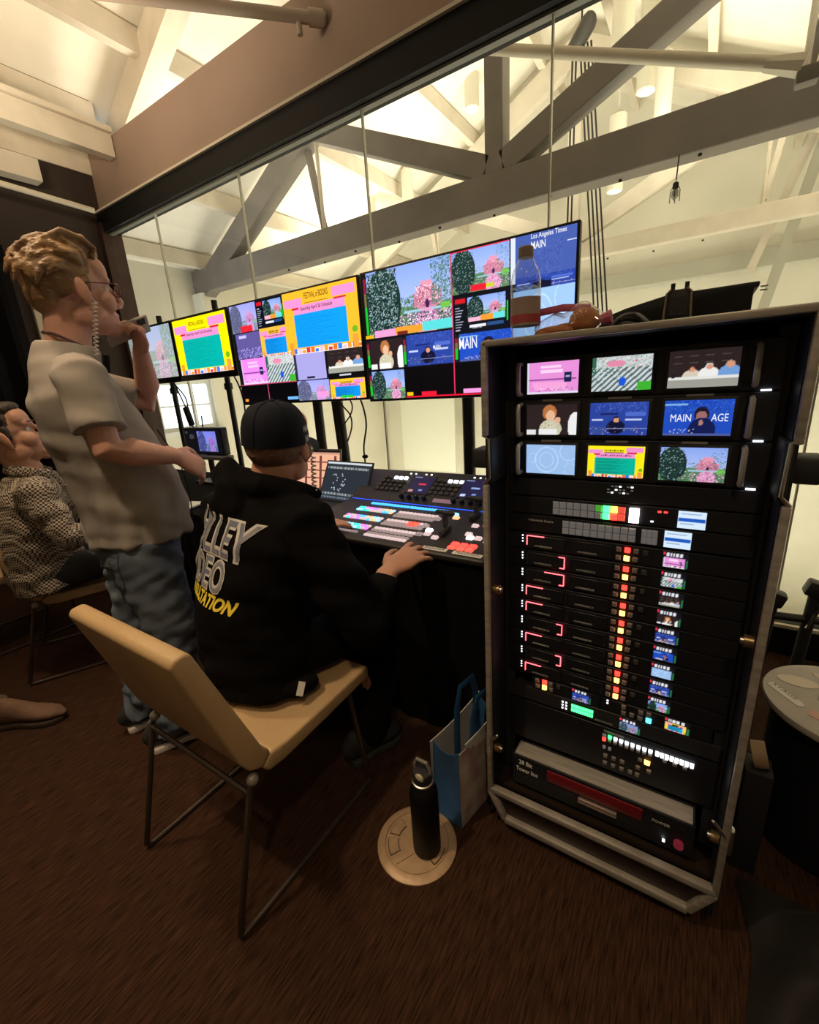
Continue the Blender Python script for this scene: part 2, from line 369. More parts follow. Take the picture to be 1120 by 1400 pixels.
# pipes
o = thing('sprinkler_pipe', 'painted sprinkler pipe crossing under the warm lit roof and entering the bulkhead', 'pipe', (-2.04, 2.5, 3.4))
MB().tube([(-3.9, .62, 3.44), (-2.03, 2.497, 3.38)], .03, 14).build('pipe_run', mat('beige_pipe', (.45, .36, .29), .5), o, True)
MB().tube([(-2.10, 2.43, 3.385), (-2.04, 2.49, 3.383)], .04, 14).build('coupling', mat('beige_pipe', ()), o, True)
MB().tube([(-2.14, 2.39, 3.37), (-2.14, 2.39, 3.30)], .016, 10).build('drop', mat('beige_pipe', ()), o, True)
o = thing('sprinkler_pipe', 'thin white pipe below the joists beside the dark drape', 'pipe', (-4.75, 1.9, 3.0))
MB().tube([(-4.7, .9, 3.06), (-4.7, 2.3, 3.0)], .022, 10).build('pipe_run', m_pipe, o, True)
o = thing('sway_brace', 'white steel brace pipe with clamp in front of the grey truss', 'pipe', (.2, 3.5, 2.9))
MB().tube([(-1.62, 3.5, 3.56), (.235, 3.5, 2.80)], .033, 12).build('pipe_run', m_pipe, o, True)
MB().tube([(.10, 3.5, 2.85), (.26, 3.5, 2.79)], [.034, .055, ], 8).build('clamp', m_pipe, o, True)
MB().span((.235, 3.46, 2.70), (.33, 3.54, 2.775)).build('bracket', m_truss, o, bevel=.01)
o = thing('wall_pipe', 'white pipe with elbow along the pale side wall of the hall', 'pipe', (-6.5, 3.4, 3.3))
MB().tube([(-6.5, 2.75, 3.56), (-6.5, 4.3, 3.30), (-6.5, 4.36, 3.2)], .035, 12).build('pipe_run', m_pipe, o, True)
MB().tube([(-6.5, 3.72, 3.40), (-6.5, 3.86, 3.375)], .05, 12).build('elbow', m_pipe, o, True)
# pendant cylinders over the hall floor
m_pend = mat('pendant_white', (.72, .68, .56), .5)
for i, (x, y, z, L, r, lab) in enumerate((
        (-2.95, 6.5, 4.78, .7, .095, 'white cylinder pendant hanging left of the king post'),
        (-4.72, 6.5, 3.85, .6, .08, 'white cylinder pendant seen between truss strut and bottom chord'),
        (-4.08, 6.6, 3.82, .6, .085, 'white cylinder pendant seen just under the left truss strut'),
        (-1.14, 6.5, 4.55, .8, .115, 'largest white cylinder pendant beside the rope pulley'),
        (-.92, 6.9, 4.45, 1.0, .11, 'white cylinder pendant directly behind the largest one'),
        (-.69, 6.5, 3.72, .8, .085, 'white cylinder pendant below the right truss strut'),
        (-1.22, 7.0, 3.55, .8, .10, 'white cylinder pendant low behind the right strut, left of its neighbour'))):
    o = thing('pendant_lamp', lab, 'lamp', (x, y, z), 'cylinder pendants in the hall')
    MB().lathe([(r*.9, 0), (r, .01), (r, L), (r*.6, L+.04)], (x, y, z), 20).build('housing', m_pend, o, True)
    MB().lathe([(r*.84, -.004), (r*.84, .004)], (x, y, z), 20).build('lens', glow('pendant_glow', (1, .93, .72), 1.6), o)
    MB().tube([(x, y, z+L+.03), (x, y, roofz(x)+.01)], .012, 6).build('stem', m_pend, o)
# rope hoist
m_rope = mat('dark_rope', (.03, .028, .025), .9)
o = thing('rope_hoist', 'dark pulley block with bundle of ropes hanging beyond the glass', 'pulley', (-1.6, 6.5, 4.95))
MB().tube([(-1.66, 6.5, 4.93), (-1.5, 6.5, 5.13)], [(.10, .08), (.11, .08)], 12, True).build('pulley_block', mat('pulley_grey', (.06, .055, .05), .6, bump=.2), o, True)
MB().tube([(-1.58, 6.5, 5.1), (-1.58, 6.5, roofz(-1.58))], .01, 6).build('hanger', m_rope, o)
for i in range(6):
    x0 = -1.67+i*.04; MB().tube([(x0, 6.5, 4.95), (-1.36+i*.055-.35*(i < 2)+.05, 6.5, 1.2)], .011, 6).build('rope', m_rope, o)
o = thing('caged_lamp', 'small wire caged lamp hanging from the truss by a cord', 'lamp', (-.36, 4.4, 2.5))
MB().tube([(-.33, 4.4, 2.86), (-.335, 4.4, 2.70)], .005, 6).build('cord', m_rope, o)
MB().lathe([(.012, .0), (.02, .02), (.02, .05), (.008, .06)], (-.335, 4.4, 2.63), 10).build('socket', m_black, o, True)
MB().lathe([(.006, -.07), (.026, -.05), (.026, -.01), (.012, .0)], (-.335, 4.4, 2.64), 12).build('bulb', mat('grey_bulb', (.35, .32, .28), .2), o, True)
for k in range(4):
    a = k*math.pi/2; MB().tube([(-.335+.018*math.cos(a), 4.4+.018*math.sin(a), 2.66), (-.335+.032*math.cos(a), 4.4+.032*math.sin(a), 2.63), (-.335+.032*math.cos(a), 4.4+.032*math.sin(a), 2.555)], .003, 5).build('cage_wire', m_rope, o)
# white boards on the far hall wall
tag(MB().span((-5.7, 8.4, -.55), (-4.35, 8.46, 1.6)).build('display_panel', mat('panel_white', (.78, .78, .66), .6), bevel=.01), 'plain white panel standing in the hall under the large monitor', 'panel')
# ------------------------------------------------------------------ pictures shown on screens (sRGB arrays)
def canvas(h, w, c=(0, 0, 0)): a = np.zeros((h, w, 3)); a[:] = c; return a
def R_(a, x0, y0, x1, y1, c):
    """fill a rectangle given in fractions"""
    h, w = a.shape[:2]; a[int(round(y0*h)):max(int(round(y1*h)), int(round(y0*h))+1), int(round(x0*w)):max(int(round(x1*w)), int(round(x0*w))+1)] = c
def E_(a, cx, cy, rx, ry, c, ring=0):
    h, w = a.shape[:2]; Y, X = np.mgrid[0:h, 0:w]; d = ((X/w-cx)/rx)**2+((Y/h-cy)/ry)**2
    m = (d < 1) & (d > (1-ring if ring else -1)); a[m] = c
def dots(a, x0, y0, x1, y1, n, cols, s=1):
    h, w = a.shape[:2]
    for _ in range(n):
        x = int(rng.uniform(x0, x1)*w); y = int(rng.uniform(y0, y1)*h); a[max(0, y):y+s, max(0, x):x+s] = cols[rng.integers(len(cols))]
def campus(h, w, tone=None):
    a = canvas(h, w); Y, X = np.mgrid[0:h, 0:w]; t = (Y/h)[..., None]
    a[:] = V(.55, .66, .95)*(1-t)+V(.78, .84, .98)*t
    R_(a, .0, .60, 1, 1, (.33, .50, .33))
    dots(a, .3, .45, .62, .66, h*w//60, [(.35, .5, .4), (.5, .65, .55), (.25, .4, .3)], max(1, h//40))
    R_(a, .62, .36, .84, .66, (.86, .52, .62)); R_(a, .66, .28, .80, .40, (.90, .60, .70)); R_(a, .58, .44, .90, .64, (.80, .50, .60))
    dots(a, .60, .34, .88, .62, h*w//80, [(.98, .8, .86), (.62, .36, .46)], max(1, h//50)); E_(a, .73, .60, .025, .06, (.25, .12, .35))
    dots(a, .78, .0, 1, .62, h*w//40, [(.25, .42, .35), (.45, .6, .6), (.35, .5, .42)], max(1, h//40))
    R_(a, .45, .66, 1, .70, (.62, .78, .85)); E_(a, .72, .86, .14, .20, (.90, .62, .78)); R_(a, .88, .62, .99, .74, (.45, .75, .30))
    dots(a, .35, .70, 1, .98, h*w//22, [(.93, .9, .95), (.25, .25, .4), (.55, .4, .6), (.9, .65, .8), (.2, .35, .25)], max(1, h//45))
    E_(a, .20, .50, .22, .52, (.10, .20, .18)); dots(a, .0, .02, .38, .98, h*w//9, [(.10, .22, .20), (.24, .38, .36), (.62, .72, .74), (.06, .12, .12)], max(1, h//45))
    if tone is not None: a = a*(1-tone[3])+np.array(tone[:3])*tone[3]
    return np.clip(a, 0, 1)
def schedule(h, w, frame=(1, .78, .12), body=(.05, .58, .93), bars=True):
    a = canvas(h, w, frame); pk = (.96, .58, .82)
    R_(a, .02, .12, .27, .25, pk); R_(a, .68, .06, .97, .20, pk); R_(a, .15, .23, .84, .37, pk); R_(a, .12, .26, .22, .29, (.85, .1, .25)); R_(a, .70, .21, .86, .24, (.85, .1, .25))
    R_(a, .29, .09, .66, .23, frame)
    for x in np.linspace(.31, .62, 13)[:13*bars]: R_(a, x, .12, x+.014, .185, (.12, .08, .02))
    R_(a, .31, .205, .63, .212, (.35, .22, .05))
    for x in np.linspace(.24, .76, 22)[:22*bars]: R_(a, x, .275+.02*(int(x*97) % 2), x+.012, .33, (.30, .10, .30))
    R_(a, .14, .37, .85, .90, body); b2 = tuple(max(0, c*.82) for c in body)
    for i, y in enumerate(np.linspace(.40, .86, 15)): R_(a, .16, y, .16+.3+.33*((i*7) % 5)/5, y+.008, b2)
    R_(a, 0, .92, 1, 1, (.97, .95, .95))
    for i, x in enumerate(np.linspace(.02, .95, 16)): R_(a, x, .91+.03*(i % 3 == 0), x+.05, .99, [(.93, .45, .1), (.2, .5, .9), (.95, .75, .8), (.95, .6, .2), (.85, .2, .2)][i % 5])
    R_(a, .03, .80, .09, 1, (.95, .6, .2)); R_(a, .90, .80, .97, 1, (.96, .62, .25)); E_(a, .93, .72, .035, .05, (.45, .7, .15))
    return a
def person(a, cx, top, s, shirt, skin=(.85, .6, .48), hair=(.35, .2, .12)):
    E_(a, cx, top+.62*s, .32*s, .42*s, shirt); E_(a, cx, top+.17*s, .12*s, .19*s, hair); E_(a, cx+.01*s, top+.21*s, .095*s, .15*s, skin)
def panel3(h, w):
    a = canvas(h, w, (.17, .13, .13)); 
    for y in (.15, .33): 
        for x in (.08, .3, .52, .74): R_(a, x, y, x+.12, y+.02, (.32, .27, .27))
    person(a, .34, .42, .42, (.85, .8, .72)); person(a, .58, .36, .46, (.93, .93, .92), hair=(.85, .85, .85)); person(a, .86, .33, .48, (.45, .62, .85), hair=(.8, .6, .5))
    R_(a, .02, .70, 1, .80, (.9, .9, .88)); R_(a, 0, .78, 1, 1, (.62, .62, .58)); R_(a, .06, .62, .10, .72, (.1, .1, .12)); return a
def panel1(h, w):
    a = canvas(h, w, (.17, .12, .13)); E_(a, .46, .26, .14, .24, (.72, .45, .25)); E_(a, .48, .36, .09, .17, (.92, .72, .58)); E_(a, .48, .78, .22, .30, (.80, .78, .66)); E_(a, .62, .50, .06, .1, (.9, .68, .55))
    dots(a, .3, .6, .66, .95, 60, [(.45, .4, .4), (.95, .92, .85)], 1); R_(a, .26, .80, .62, 1, (.93, .93, .93)); E_(a, .96, .7, .14, .45, (.94, .94, .94)); R_(a, 0, .82, .2, 1, (.9, .9, .9)); return a
def seats(h, w):
    a = canvas(h, w, (.80, .84, .84)); dots(a, 0, .0, 1, .45, h*w//10, [(.95, .95, .97), (.5, .55, .6), (.8, .3, .4), (.3, .6, .35)], max(1, h//30))
    Y, X = np.mgrid[0:h, 0:w]; st = (((X/w*9+Y/h*6) % 1) < .45) & (Y/h > .32); a[st] = (.33, .40, .42); R_(a, .78, .75, 1, 1, (.25, .7, .2)); R_(a, 0, .0, .08, .5, (.2, .4, .3))
    dots(a, .0, .3, .5, .7, h*w//40, [(.2, .5, .4), (.9, .95, .95)], max(1, h//30)); E_(a, .52, .72, .06, .13, (.1, .35, .85)); E_(a, .40, .2, .16, .1, (.9, .55, .68)); return a
def pinkstage(h, w):
    a = canvas(h, w, (.93, .58, .87)); R_(a, .28, .12, .66, .20, (1, .85, .97)); R_(a, .28, .26, .7, .34, (1, .85, .97)); R_(a, 0, .0, .04, 1, (.85, .85, .9))
    R_(a, .05, .52, .95, .58, (.6, .3, .62)); R_(a, .12, .62, .78, .86, (.98, .66, .88)); R_(a, .72, .36, .86, .66, (.1, .12, .3)); R_(a, .75, .45, .83, .5, (.7, .7, .85)); dots(a, .1, .8, .9, .95, 40, [(.2, .1, .3), (1, 1, 1)], max(1, h//24)); R_(a, 0, .92, 1, 1, (.9, .88, .95)); return a
def bluestage(h, w):
    a = canvas(h, w, (.16, .26, .62)); dots(a, .1, .0, .95, .3, h*w//14, [(.30, .42, .78), (.24, .34, .70)], max(1, h//36)); R_(a, .2, .32, .5, .37, (.08, .12, .35)); R_(a, .04, .5, .25, .56, (.75, .8, .95)); R_(a, .62, .5, .9, .56, (.75, .8, .95)); R_(a, .62, .3, .95, .42, (.3, .42, .8))
    person(a, .46, .42, .5, (.04, .06, .2), hair=(.05, .05, .15)); R_(a, 0, .78, 1, .80, (.5, .55, .75)); R_(a, .05, .72, .3, .95, (.2, .3, .6)); dots(a, .05, .7, .95, .98, 30, [(.8, .75, .8), (.55, .4, .4)], max(1, h//36)); return a
def mainstage(h, w):
    a = canvas(h, w, (.12, .30, .75)); dots(a, 0, 0, 1, .35, h*w//12, [(.25, .45, .85), (.08, .2, .6)], max(1, h//30)); R_(a, .0, .1, .35, .14, (.5, .7, .9))
    E_(a, .55, .38, .11, .2, (.10, .08, .16)); E_(a, .55, .44, .08, .14, (.62, .42, .42)); E_(a, .57, .84, .2, .36, (.05, .10, .32)); E_(a, .55, .62, .03, .08, (.7, .5, .45)); dots(a, .1, .8, .5, .95, 25, [(.8, .8, .9)], max(1, h//30)); R_(a, 0, .93, 1, 1, (.3, .35, .6)); return a
def swirl(h, w, c=(.62, .76, .93)):
    a = canvas(h, w, c); Y, X = np.mgrid[0:h, 0:w]; l = (.74, .86, 1)
    for cx, cy, r in ((.42, .5, .16), (.42, .5, .27), (.86, .2, .2), (.9, .8, .14), (.15, .45, .1)): E_(a, cx, cy, r*.9, r*1.6, l, .16)
    return a
def meter(a, x0, x1, y0, y1):
    R_(a, x0, y0, x1, y1, (.10, .10, .12)); R_(a, x0+.003, y0+.02, x1-.003, y0+(y1-y0)*.28, (.55, .10, .22)); R_(a, x0+.003, y0+(y1-y0)*.28, x1-.003, y0+(y1-y0)*.5, (.45, .42, .25)); R_(a, x0+.003, y0+(y1-y0)*.5, x1-.003, y1-.02, (.10, .75, .18))
def paste(a, img, x0, y0):
    h, w = img.shape[:2]; H_, W_ = a.shape[:2]; y = int(round(y0*H_)); x = int(round(x0*W_)); h = min(h, H_-y); w = min(w, W_-x); a[y:y+h, x:x+w] = img[:h, :w]
def sub(a, fn, x0, y0, x1, y1, **k):
    H_, W_ = a.shape[:2]; paste(a, fn(max(4, int(round((y1-y0)*H_))), max(4, int(round((x1-x0)*W_))), **k), x0, y0)
def deckui(h, w):
    a = canvas(h, w, (.04, .06, .10)); sub(a, campus, .27, .08, .94, .72); R_(a, .03, .08, .22, .2, (.8, .1, .15)); 
    for y in np.linspace(.3, .9, 9): R_(a, .03, y, .12+.08*((y*50) % 1), y+.02, (.7, .72, .8))
    R_(a, .28, .6, .5, .72, (.95, .7, .8)); R_(a, .5, .58, .72, .72, (1, .6, .2)); R_(a, .72, .56, .93, .72, (.4, .85, .85)); R_(a, .3, .80, .6, .88, (.9, .9, .95)); R_(a, .62, .78, .9, .88, (.15, .3, .5)); R_(a, .955, .3, .98, .8, (.1, .8, .2)); return a
def deckscreen(fn, h=14, w=20):
    a = canvas(h, w, (.07, .07, .10)); sub(a, fn, .04, .34, .86, .96); R_(a, .0, .0, .12, .2, (.9, .2, .3)); 
    for x in (.16, .22, .32, .38, .48, .54, .64, .70): R_(a, x, .08, x+.05, .26, (.92, .92, .95))
    R_(a, .90, .45, .97, .96, (.15, .5, .3)); return a
g_cap = glow('caption_white', (.9, .93, 1), .95)
m_screen = attr_mat('screen_picture', 1.0)
m_bigscreen = attr_mat('monitor_picture', 1.2)
# ------------------------------------------------------------------ equipment rack
m_case = mat('case_laminate', (.009, .011, .019), .45, bump=.08, bscale=200)
m_valance = mat('case_valance', (.020, .012, .008), .35, bump=.05)
m_gear = mat('gear_black', (.006, .007, .012), .5, bump=.03, bscale=200)
m_gear2 = mat('gear_charcoal', (.018, .018, .022), .5)
m_key = mat('grey_key', (.22, .20, .20), .5)
m_keyd = mat('dim_key', (.055, .05, .05), .5)
m_brass = mat('brass', (.30, .20, .10), .35, .8, var=.2, vscale=30)
m_white = mat('white_print', (.85, .85, .82), .6)
m_dimprint = mat('grey_print', (.65, .65, .66), .6)
RL, RR, RF, RB, RZ0, RZ1, GY = -.43, .147, .985, 1.62, .05, 1.43, 1.08
rk = thing('equipment_rack', 'tall black road case rack with metal edges full of broadcast gear', 'rack', ((RL+RR)/2, 1.3, 0))
MB().span((RL, RF+.004, RZ0), (RL+.012, RB, RZ1)).build('side_panel', m_case, rk)
MB().span((RR-.012, RF+.004, RZ0), (RR, RB, RZ1)).build('side_panel', m_case, rk)
MB().span((RL+.012, RF+.004, RZ1-.012), (RR-.012, RB, RZ1)).build('top_panel', m_case, rk)
MB().span((RL+.012, RF+.03, .135), (RR-.012, RB, .15)).build('base_panel', m_valance, rk)
MB().span((RL+.012, RB-.012, .15), (RR-.012, RB, RZ1-.012)).build('rear_panel', m_case, rk)
# front valance with bevelled corners and its metal edging
ch = .05
poly = [(RL+ch, RZ0), (RR-ch, RZ0), (RR-.004, RZ0+.085), (RL+.004, RZ0+.085)]
MB().prism(poly, lambda u, v, k: (u, RF+.006+.02*k, v)).build('valance', m_valance, rk)
e = .011
MB().beam((RL+.002, RF, RZ0+.095), (RR-.002, RF, RZ0+.095), .022, e*1.7).build('edge_trim', m_alu, rk, bevel=.003)
MB().beam((RL+ch, RF, RZ0), (RR-ch, RF, RZ0), .022, e*1.9).build('edge_trim', m_alu, rk, bevel=.003)
for s, xa in ((1, RL), (-1, RR)):
    MB().beam((xa+s*.004, RF, RZ0+.09), (xa+s*ch, RF, RZ0), .022, e*1.6, (1, 0, .6)).build('edge_trim', m_alu, rk, bevel=.003)
    for z in (.286, .81):       # butterfly latch with brass screw on the inside of each side
        xi = xa+s*.012
        MB().tube([(xi, 1.005, z), (xi+s*.016, 1.005, z)], .013, 14).build('recessed_knob', m_brass, rk, True)
        MB().tube([(xi+s*.016, 1.005, z), (xi+s*.022, 1.005, z)], .008, 10).build('knob_cap', m_steel, rk, True)
    for k in range(9):
        MB().tube([(xa+s*.004, RF-.002, .2+k*.1), (xa+s*.004, RF+.004, .2+k*.1)], .004, 8).build('rivet', m_steel, rk)
MB().beam((RL+.003, RF, .14), (RL+.003, RF, 1.10), .02, .014, (1, 0, 0)).build('edge_trim', m_alu, rk, bevel=.003)
MB().beam((RL+.003, RF, 1.22), (RL+.003, RF, RZ1), .02, .014, (1, 0, 0)).build('edge_trim', m_alu, rk, bevel=.003)
MB().beam((RR-.003, RF, .14), (RR-.003, RF, 1.10), .02, .014, (1, 0, 0)).build('edge_trim', m_alu, rk, bevel=.003)
MB().beam((RR-.003, RF, 1.21), (RR-.003, RF, RZ1), .02, .014, (1, 0, 0)).build('edge_trim', m_alu, rk, bevel=.003)
MB().beam((RL, RF, RZ1-.004), (RR, RF, RZ1-.004), .02, .014).build('edge_trim', m_alu, rk, bevel=.003)
for s, xa in ((-1, RL), (1, RR)):     # latch dishes let into both sides, with their steel lips and catches
    MB().span((xa-s*.02, RF-.004, 1.105), (xa-s*.006, RF+.10, 1.215)).build('latch_dish', m_gear2, rk, bevel=.004)
    MB().tube([(xa+s*.004, RF-.004, 1.222), (xa-s*.012, RF-.006, 1.212), (xa-s*.014, RF-.006, 1.118), (xa+s*.002, RF-.004, 1.100)], .0035, 8).build('dish_lip', m_steel, rk, True)
    MB().box((xa+s*.022, RF+.05, 1.16), (.045, .06, .05)).build('catch', m_gear2, rk, bevel=.008)
    o = MB().box((xa+s*.008, RF+.012, .30), (.012, .02, .075)).build('twist_latch', m_steel, rk, bevel=.005)
    MB().tube([(xa+s*.006, RF-.004, .31), (xa-s*.03, RF-.012, .36)], .0045, 8, True).build('lever', m_steel, o, True)
for x in (RL+.07, RR-.07):
    for y in (1.05, 1.55):
        MB().tube([(x-.014, y, .026), (x+.014, y, .026)], .026, 16).build('caster', m_gear2, rk, True)
for x in (RL+.028, RR-.028):
    MB().span((x-.014, GY+.006, .16), (x+.014, GY+.016, RZ1-.02)).build('rack_rail', m_gear2, rk)
PX0, PX1 = -.405, .122
def key(parent, x, z, wd=.012, ht=.012, m=m_key, name='key', y=GY, t=.006):
    return MB().box((x, y-t/2, z), (wd, t, ht)).build(name, m, parent)
KEYME = {}
def keys(parent, lst, wd, ht, m, name='key', y=GY, t=.006, proto=None):
    k = (wd, ht, m.name, t)
    if k not in KEYME:
        mb = MB(); b_ = min(wd, ht)*.12; mb.add([(-wd/2, 0, -ht/2), (wd/2, 0, -ht/2), (wd/2, 0, ht/2), (-wd/2, 0, ht/2), (-wd/2+b_, -t, -ht/2+b_), (wd/2-b_, -t, -ht/2+b_), (wd/2-b_, -t, ht/2-b_), (-wd/2+b_, -t, ht/2-b_)],
                                                [(0, 1, 2, 3), (4, 7, 6, 5), (0, 4, 5, 1), (1, 5, 6, 2), (2, 6, 7, 3), (3, 7, 4, 0)])
        KEYME[k] = mb.mesh(name); KEYME[k].materials.append(m)
    for x, z in lst:
        o = D.objects.new(name, KEYME[k]); COL.objects.link(o); o.location = (x, y, z); put(o, parent)
def faceplate(t, z0, z1, m=m_gear, depth=.30, x0=PX0, x1=PX1, y=GY):
    MB().span((x0+.02, y+.006, z0+.002), (x1-.02, y+depth, z1-.002)).build('chassis', m_gear2, t)
    return MB().span((x0, y, z0+.001), (x1, y+.006, z1-.001)).build('faceplate', m, t, bevel=.0015, segs=1)
g_red = glow('red_lit', (1, .03, .02), 4.5); g_amber = glow('amber_lit', (1, .48, .10), 4.5); g_white = glow('white_lit', (.95, .97, 1), 2.2); g_green = glow('green_lit', (.05, 1, .18), 4)
g_redslot = glow('red_slot_lit', (1, .12, .14), 3.2); g_yel = glow('yellow_lit', (.9, .7, .1), 2.5); g_cyan = glow('cyan_lit', (.1, .8, 1), 2.5); g_pink = glow('hot_white_lit', (1, .86, .80), 6)
g_dimw = glow('dim_backlit', (.6, .57, .55), .12)
# three rack monitor units
pics = [[pinkstage, seats, panel3], [panel1, bluestage, mainstage], [swirl, lambda h, w: schedule(h, w, (1, .93, .1), (.0, .72, .62)), campus]]
names = [('topmost triple monitor panel in the rack, showing pink stage, seats and three speakers'), ('middle triple monitor panel in the rack, showing one speaker and two blue stages'), ('lowest triple monitor panel in the rack, showing pale rings, yellow schedule and campus')]
for r in range(3):
    zc = 1.3435-r*.0955; t = thing('triple_monitor', names[r], 'monitor', (-.147, GY, zc-.048), 'triple monitor panels in the rack')
    faceplate(t, zc-.048, zc+.048, m_gear, .1)
    for c in range(3):
        xc = (-.2975, -.152, -.0055)[c]
        b_ = MB().box((xc, GY-.003, zc), (.130, .008, .082)).build('screen_bezel', m_gear2, t, bevel=.002)
        raster('screen', pics[r][c](40, 66), (xc-.0585, GY-.0085, zc-.0355), (.117, 0, 0), (0, 0, .071), m_screen, b_)
        MB().box((xc, GY-.002, zc+.0445), (.046, .004, .0045)).build('name_strip', m_key if r else m_gear2, t)
    for s, x in ((-1, -.372), (1, .079)):
        MB().tube([(x, GY, zc+.036), (x, GY-.022, zc+.034), (x, GY-.026, zc+.026), (x, GY-.026, zc-.026), (x, GY-.022, zc-.034), (x, GY, zc-.036)], .0055, 8).build('handle', mat('grey_handle', (.42, .40, .40), .4, .2), t, True)
    key(t, .098, zc-.046, .016, .003, g_white, 'label_tab')
    if r == 1: wall_text('caption', 'MAIN', -.052, GY-.0095, 1.241, .036, .015, g_cap, t); wall_text('caption', 'AGE', .018, GY-.0095, 1.241, .028, .015, g_cap, t)
# audio monitor strip
t = thing('audio_monitor', 'blank black rack unit with tiny white display under the triple monitors', 'audio monitor', (-.147, GY, 1.055), None)
faceplate(t, 1.055, 1.1035)
for row, z in enumerate((1.094, 1.086, 1.079)):
    for k in range(7):
        if (k*5+row*3) % 4: key(t, -.163+k*.0082, z, .005, .003, g_dimw if (k+row) % 3 else g_white, 'led', t=.002)
# router panels
for i, (z0, bx, n, gx) in enumerate(((1.0065, -.290, 10, None), (.958, -.265, 10, -.087))):
    t = thing('router_panel', ('upper router panel with green, red and white lit keys', 'lower router panel with two blocks of unlit grey keys')[i], 'router', (-.147, GY, z0), 'router control panels')
    faceplate(t, z0, z0+.0475)
    wd = .0167
    colr = {6: g_yel, 7: g_green, 8: g_red, 9: g_red} if i == 0 else {}
    for row in range(2):
        for k in range(n):
            m = g_dimw
            if i == 0: m = {(0, 7): g_green, (1, 7): g_green, (0, 8): g_yel, (0, 6): glow('dim_green_lit', (.1, .5, .05), .6), (0, 9): glow('dim_red_lit', (.8, .08, .05), 1), (1, 8): g_red, (1, 9): glow('dim_red_lit', (), 1)}.get((row, k), g_dimw)
            keys(t, [(bx+wd*(k+.5), z0+.0313-row*.0175)], .0155, .0165, m)
    if i == 0:
        key(t, -.105, z0+.0225, .020, .034, g_pink, 'lit_key'); key(t, -.055, z0+.036, .007, .0035, g_red, 'led', t=.002); key(t, -.043, z0+.036, .007, .0035, g_red, 'led', t=.002); key(t, -.068, z0+.012, .006, .003, g_white, 'led', t=.002)
    else:
        keys(t, [(gx+.0055+.011*k, z0+.0313-row*.0175) for k in range(3) for row in range(2)], .0105, .0165, g_dimw)
        wall_text('lettering', 'Videohub Smart', -.352, GY-.0005, z0+.03, .065, .006, m_dimprint, t)
    sx = (-.019, -.041)[i]; img = canvas(20, 27, (.85, .93, 1)); R_(img, .05, .42, .95, .60, (.1, .35, .75)); R_(img, .1, .15, .8, .2, (.55, .65, .8)); R_(img, .1, .72, .6, .77, (.5, .6, .75))
    raster('screen', img, (sx, GY-.002, z0+.004), (.0515, 0, 0), (0, 0, .039), m_screen, t)
# nine disk recorders
decks = [pinkstage, seats, panel3, panel1, bluestage, mainstage, swirl, bluestage, campus]
dl = ['pink stage', 'outdoor seats', 'three speakers', 'one speaker', 'blue stage', 'standing singer', 'pale blue rings', 'dark blue stage', 'campus view']
for i in range(9):
    zt = .951-.0486*i; z0 = zt-.041
    t = thing('disk_recorder', f'rack disk recorder with small screen of {dl[i]}, {["topmost", "second", "third", "fourth", "fifth", "sixth", "seventh", "eighth", "lowest"][i]} of nine', 'recorder', (-.147, GY, z0), 'disk recorders stacked in the rack')
    faceplate(t, z0-.003, z0+.0455)
    raster('screen', deckscreen(decks[i]), (-.039, GY-.002, z0+.005), (.049, 0, 0), (0, 0, .036), m_screen, t)
    keys(t, [(-.132, zt-.009), (-.094, zt-.009), (-.132, zt-.030), (-.095, zt-.030)], .0115, .0115, m_key)
    keys(t, [(-.074, zt-.010)], .0115, .0115, m_keyd)
    keys(t, [(-.113, zt-.009)], .0125, .0125, g_red, 'lit_key'); keys(t, [(-.1135, zt-.030)], .0125, .0125, g_amber, 'lit_key')
    keys(t, [(-.366, zt-.006), (-.366, zt-.014), (-.366, zt-.022)], .0035, .0035, g_white, 'led', t=.002)
    for j, x in enumerate((-.353, -.245)):    # two drive slots
        sl = MB().span((x, GY-.004, z0+.003), (x+.098, GY, zt-.002)).build('drive_slot', m_gear, t, bevel=.0015, segs=1)
        wall_text('lettering', 'HYPERDECK', x+.020, GY-.0045, z0+.009, .046, .0048, m_dimprint if (i+j) % 3 else m_white, sl, shear=.2)
    xa, xb = -.353, -.255; side = (0, 1, 1, 0, 0, 1, 0, 1, 0)[i]   # red status light bent round the first slot
    mb = MB(); zt2 = zt-.003; y = GY-.005
    if side == 0: mb.beam((xa, y, zt2), (xa+.045, y, zt2), .002, .0022); mb.beam((xa, y, zt2), (xa, y, zt2-.026), .002, .0022, (1, 0, 0))
    else: mb.beam((xb-(.05 if i % 2 == 0 else .015), y, zt2), (xb, y, zt2), .002, .0022); mb.beam((xb, y, zt2), (xb, y, zt2-.03), .002, .0022, (1, 0, 0)); mb.beam((xb-.012, y, zt2-.03), (xb, y, zt2-.03), .002, .0022)
    mb.build('status_light', g_redslot, t)
# two half-width recorders on a shelf
t = thing('mini_recorder', 'half width recorder with red and amber keys under the stack of recorders', 'recorder', (-.28, GY, .478))
faceplate(t, .476, .517, x0=PX0+.07, x1=-.150, depth=.12)
keys(t, [(-.319, .5075), (-.28, .5085), (-.318, .490), (-.279, .491)], .0115, .0115, m_key); keys(t, [(-.259, .507)], .0115, .0115, m_keyd); keys(t, [(-.298, .508)], .0135, .0135, g_red, 'lit_key'); keys(t, [(-.298, .4905)], .0135, .0135, g_amber, 'lit_key')
raster('screen', deckscreen(bluestage, 16, 22), (-.222, GY-.002, .480), (.05, 0, 0), (0, 0, .036), m_screen, t)
t = thing('mini_recorder', 'half width recorder with one cyan key and a yellow schedule screen', 'recorder', (-.03, GY, .478))
faceplate(t, .476, .517, x0=-.148, x1=.10, depth=.12)
keys(t, [(-.092, .507), (-.091, .489), (-.072, .490), (-.052, .506), (-.053, .488), (-.034, .507)], .0115, .0115, m_key); keys(t, [(-.033, .489)], .013, .013, g_cyan, 'lit_key')
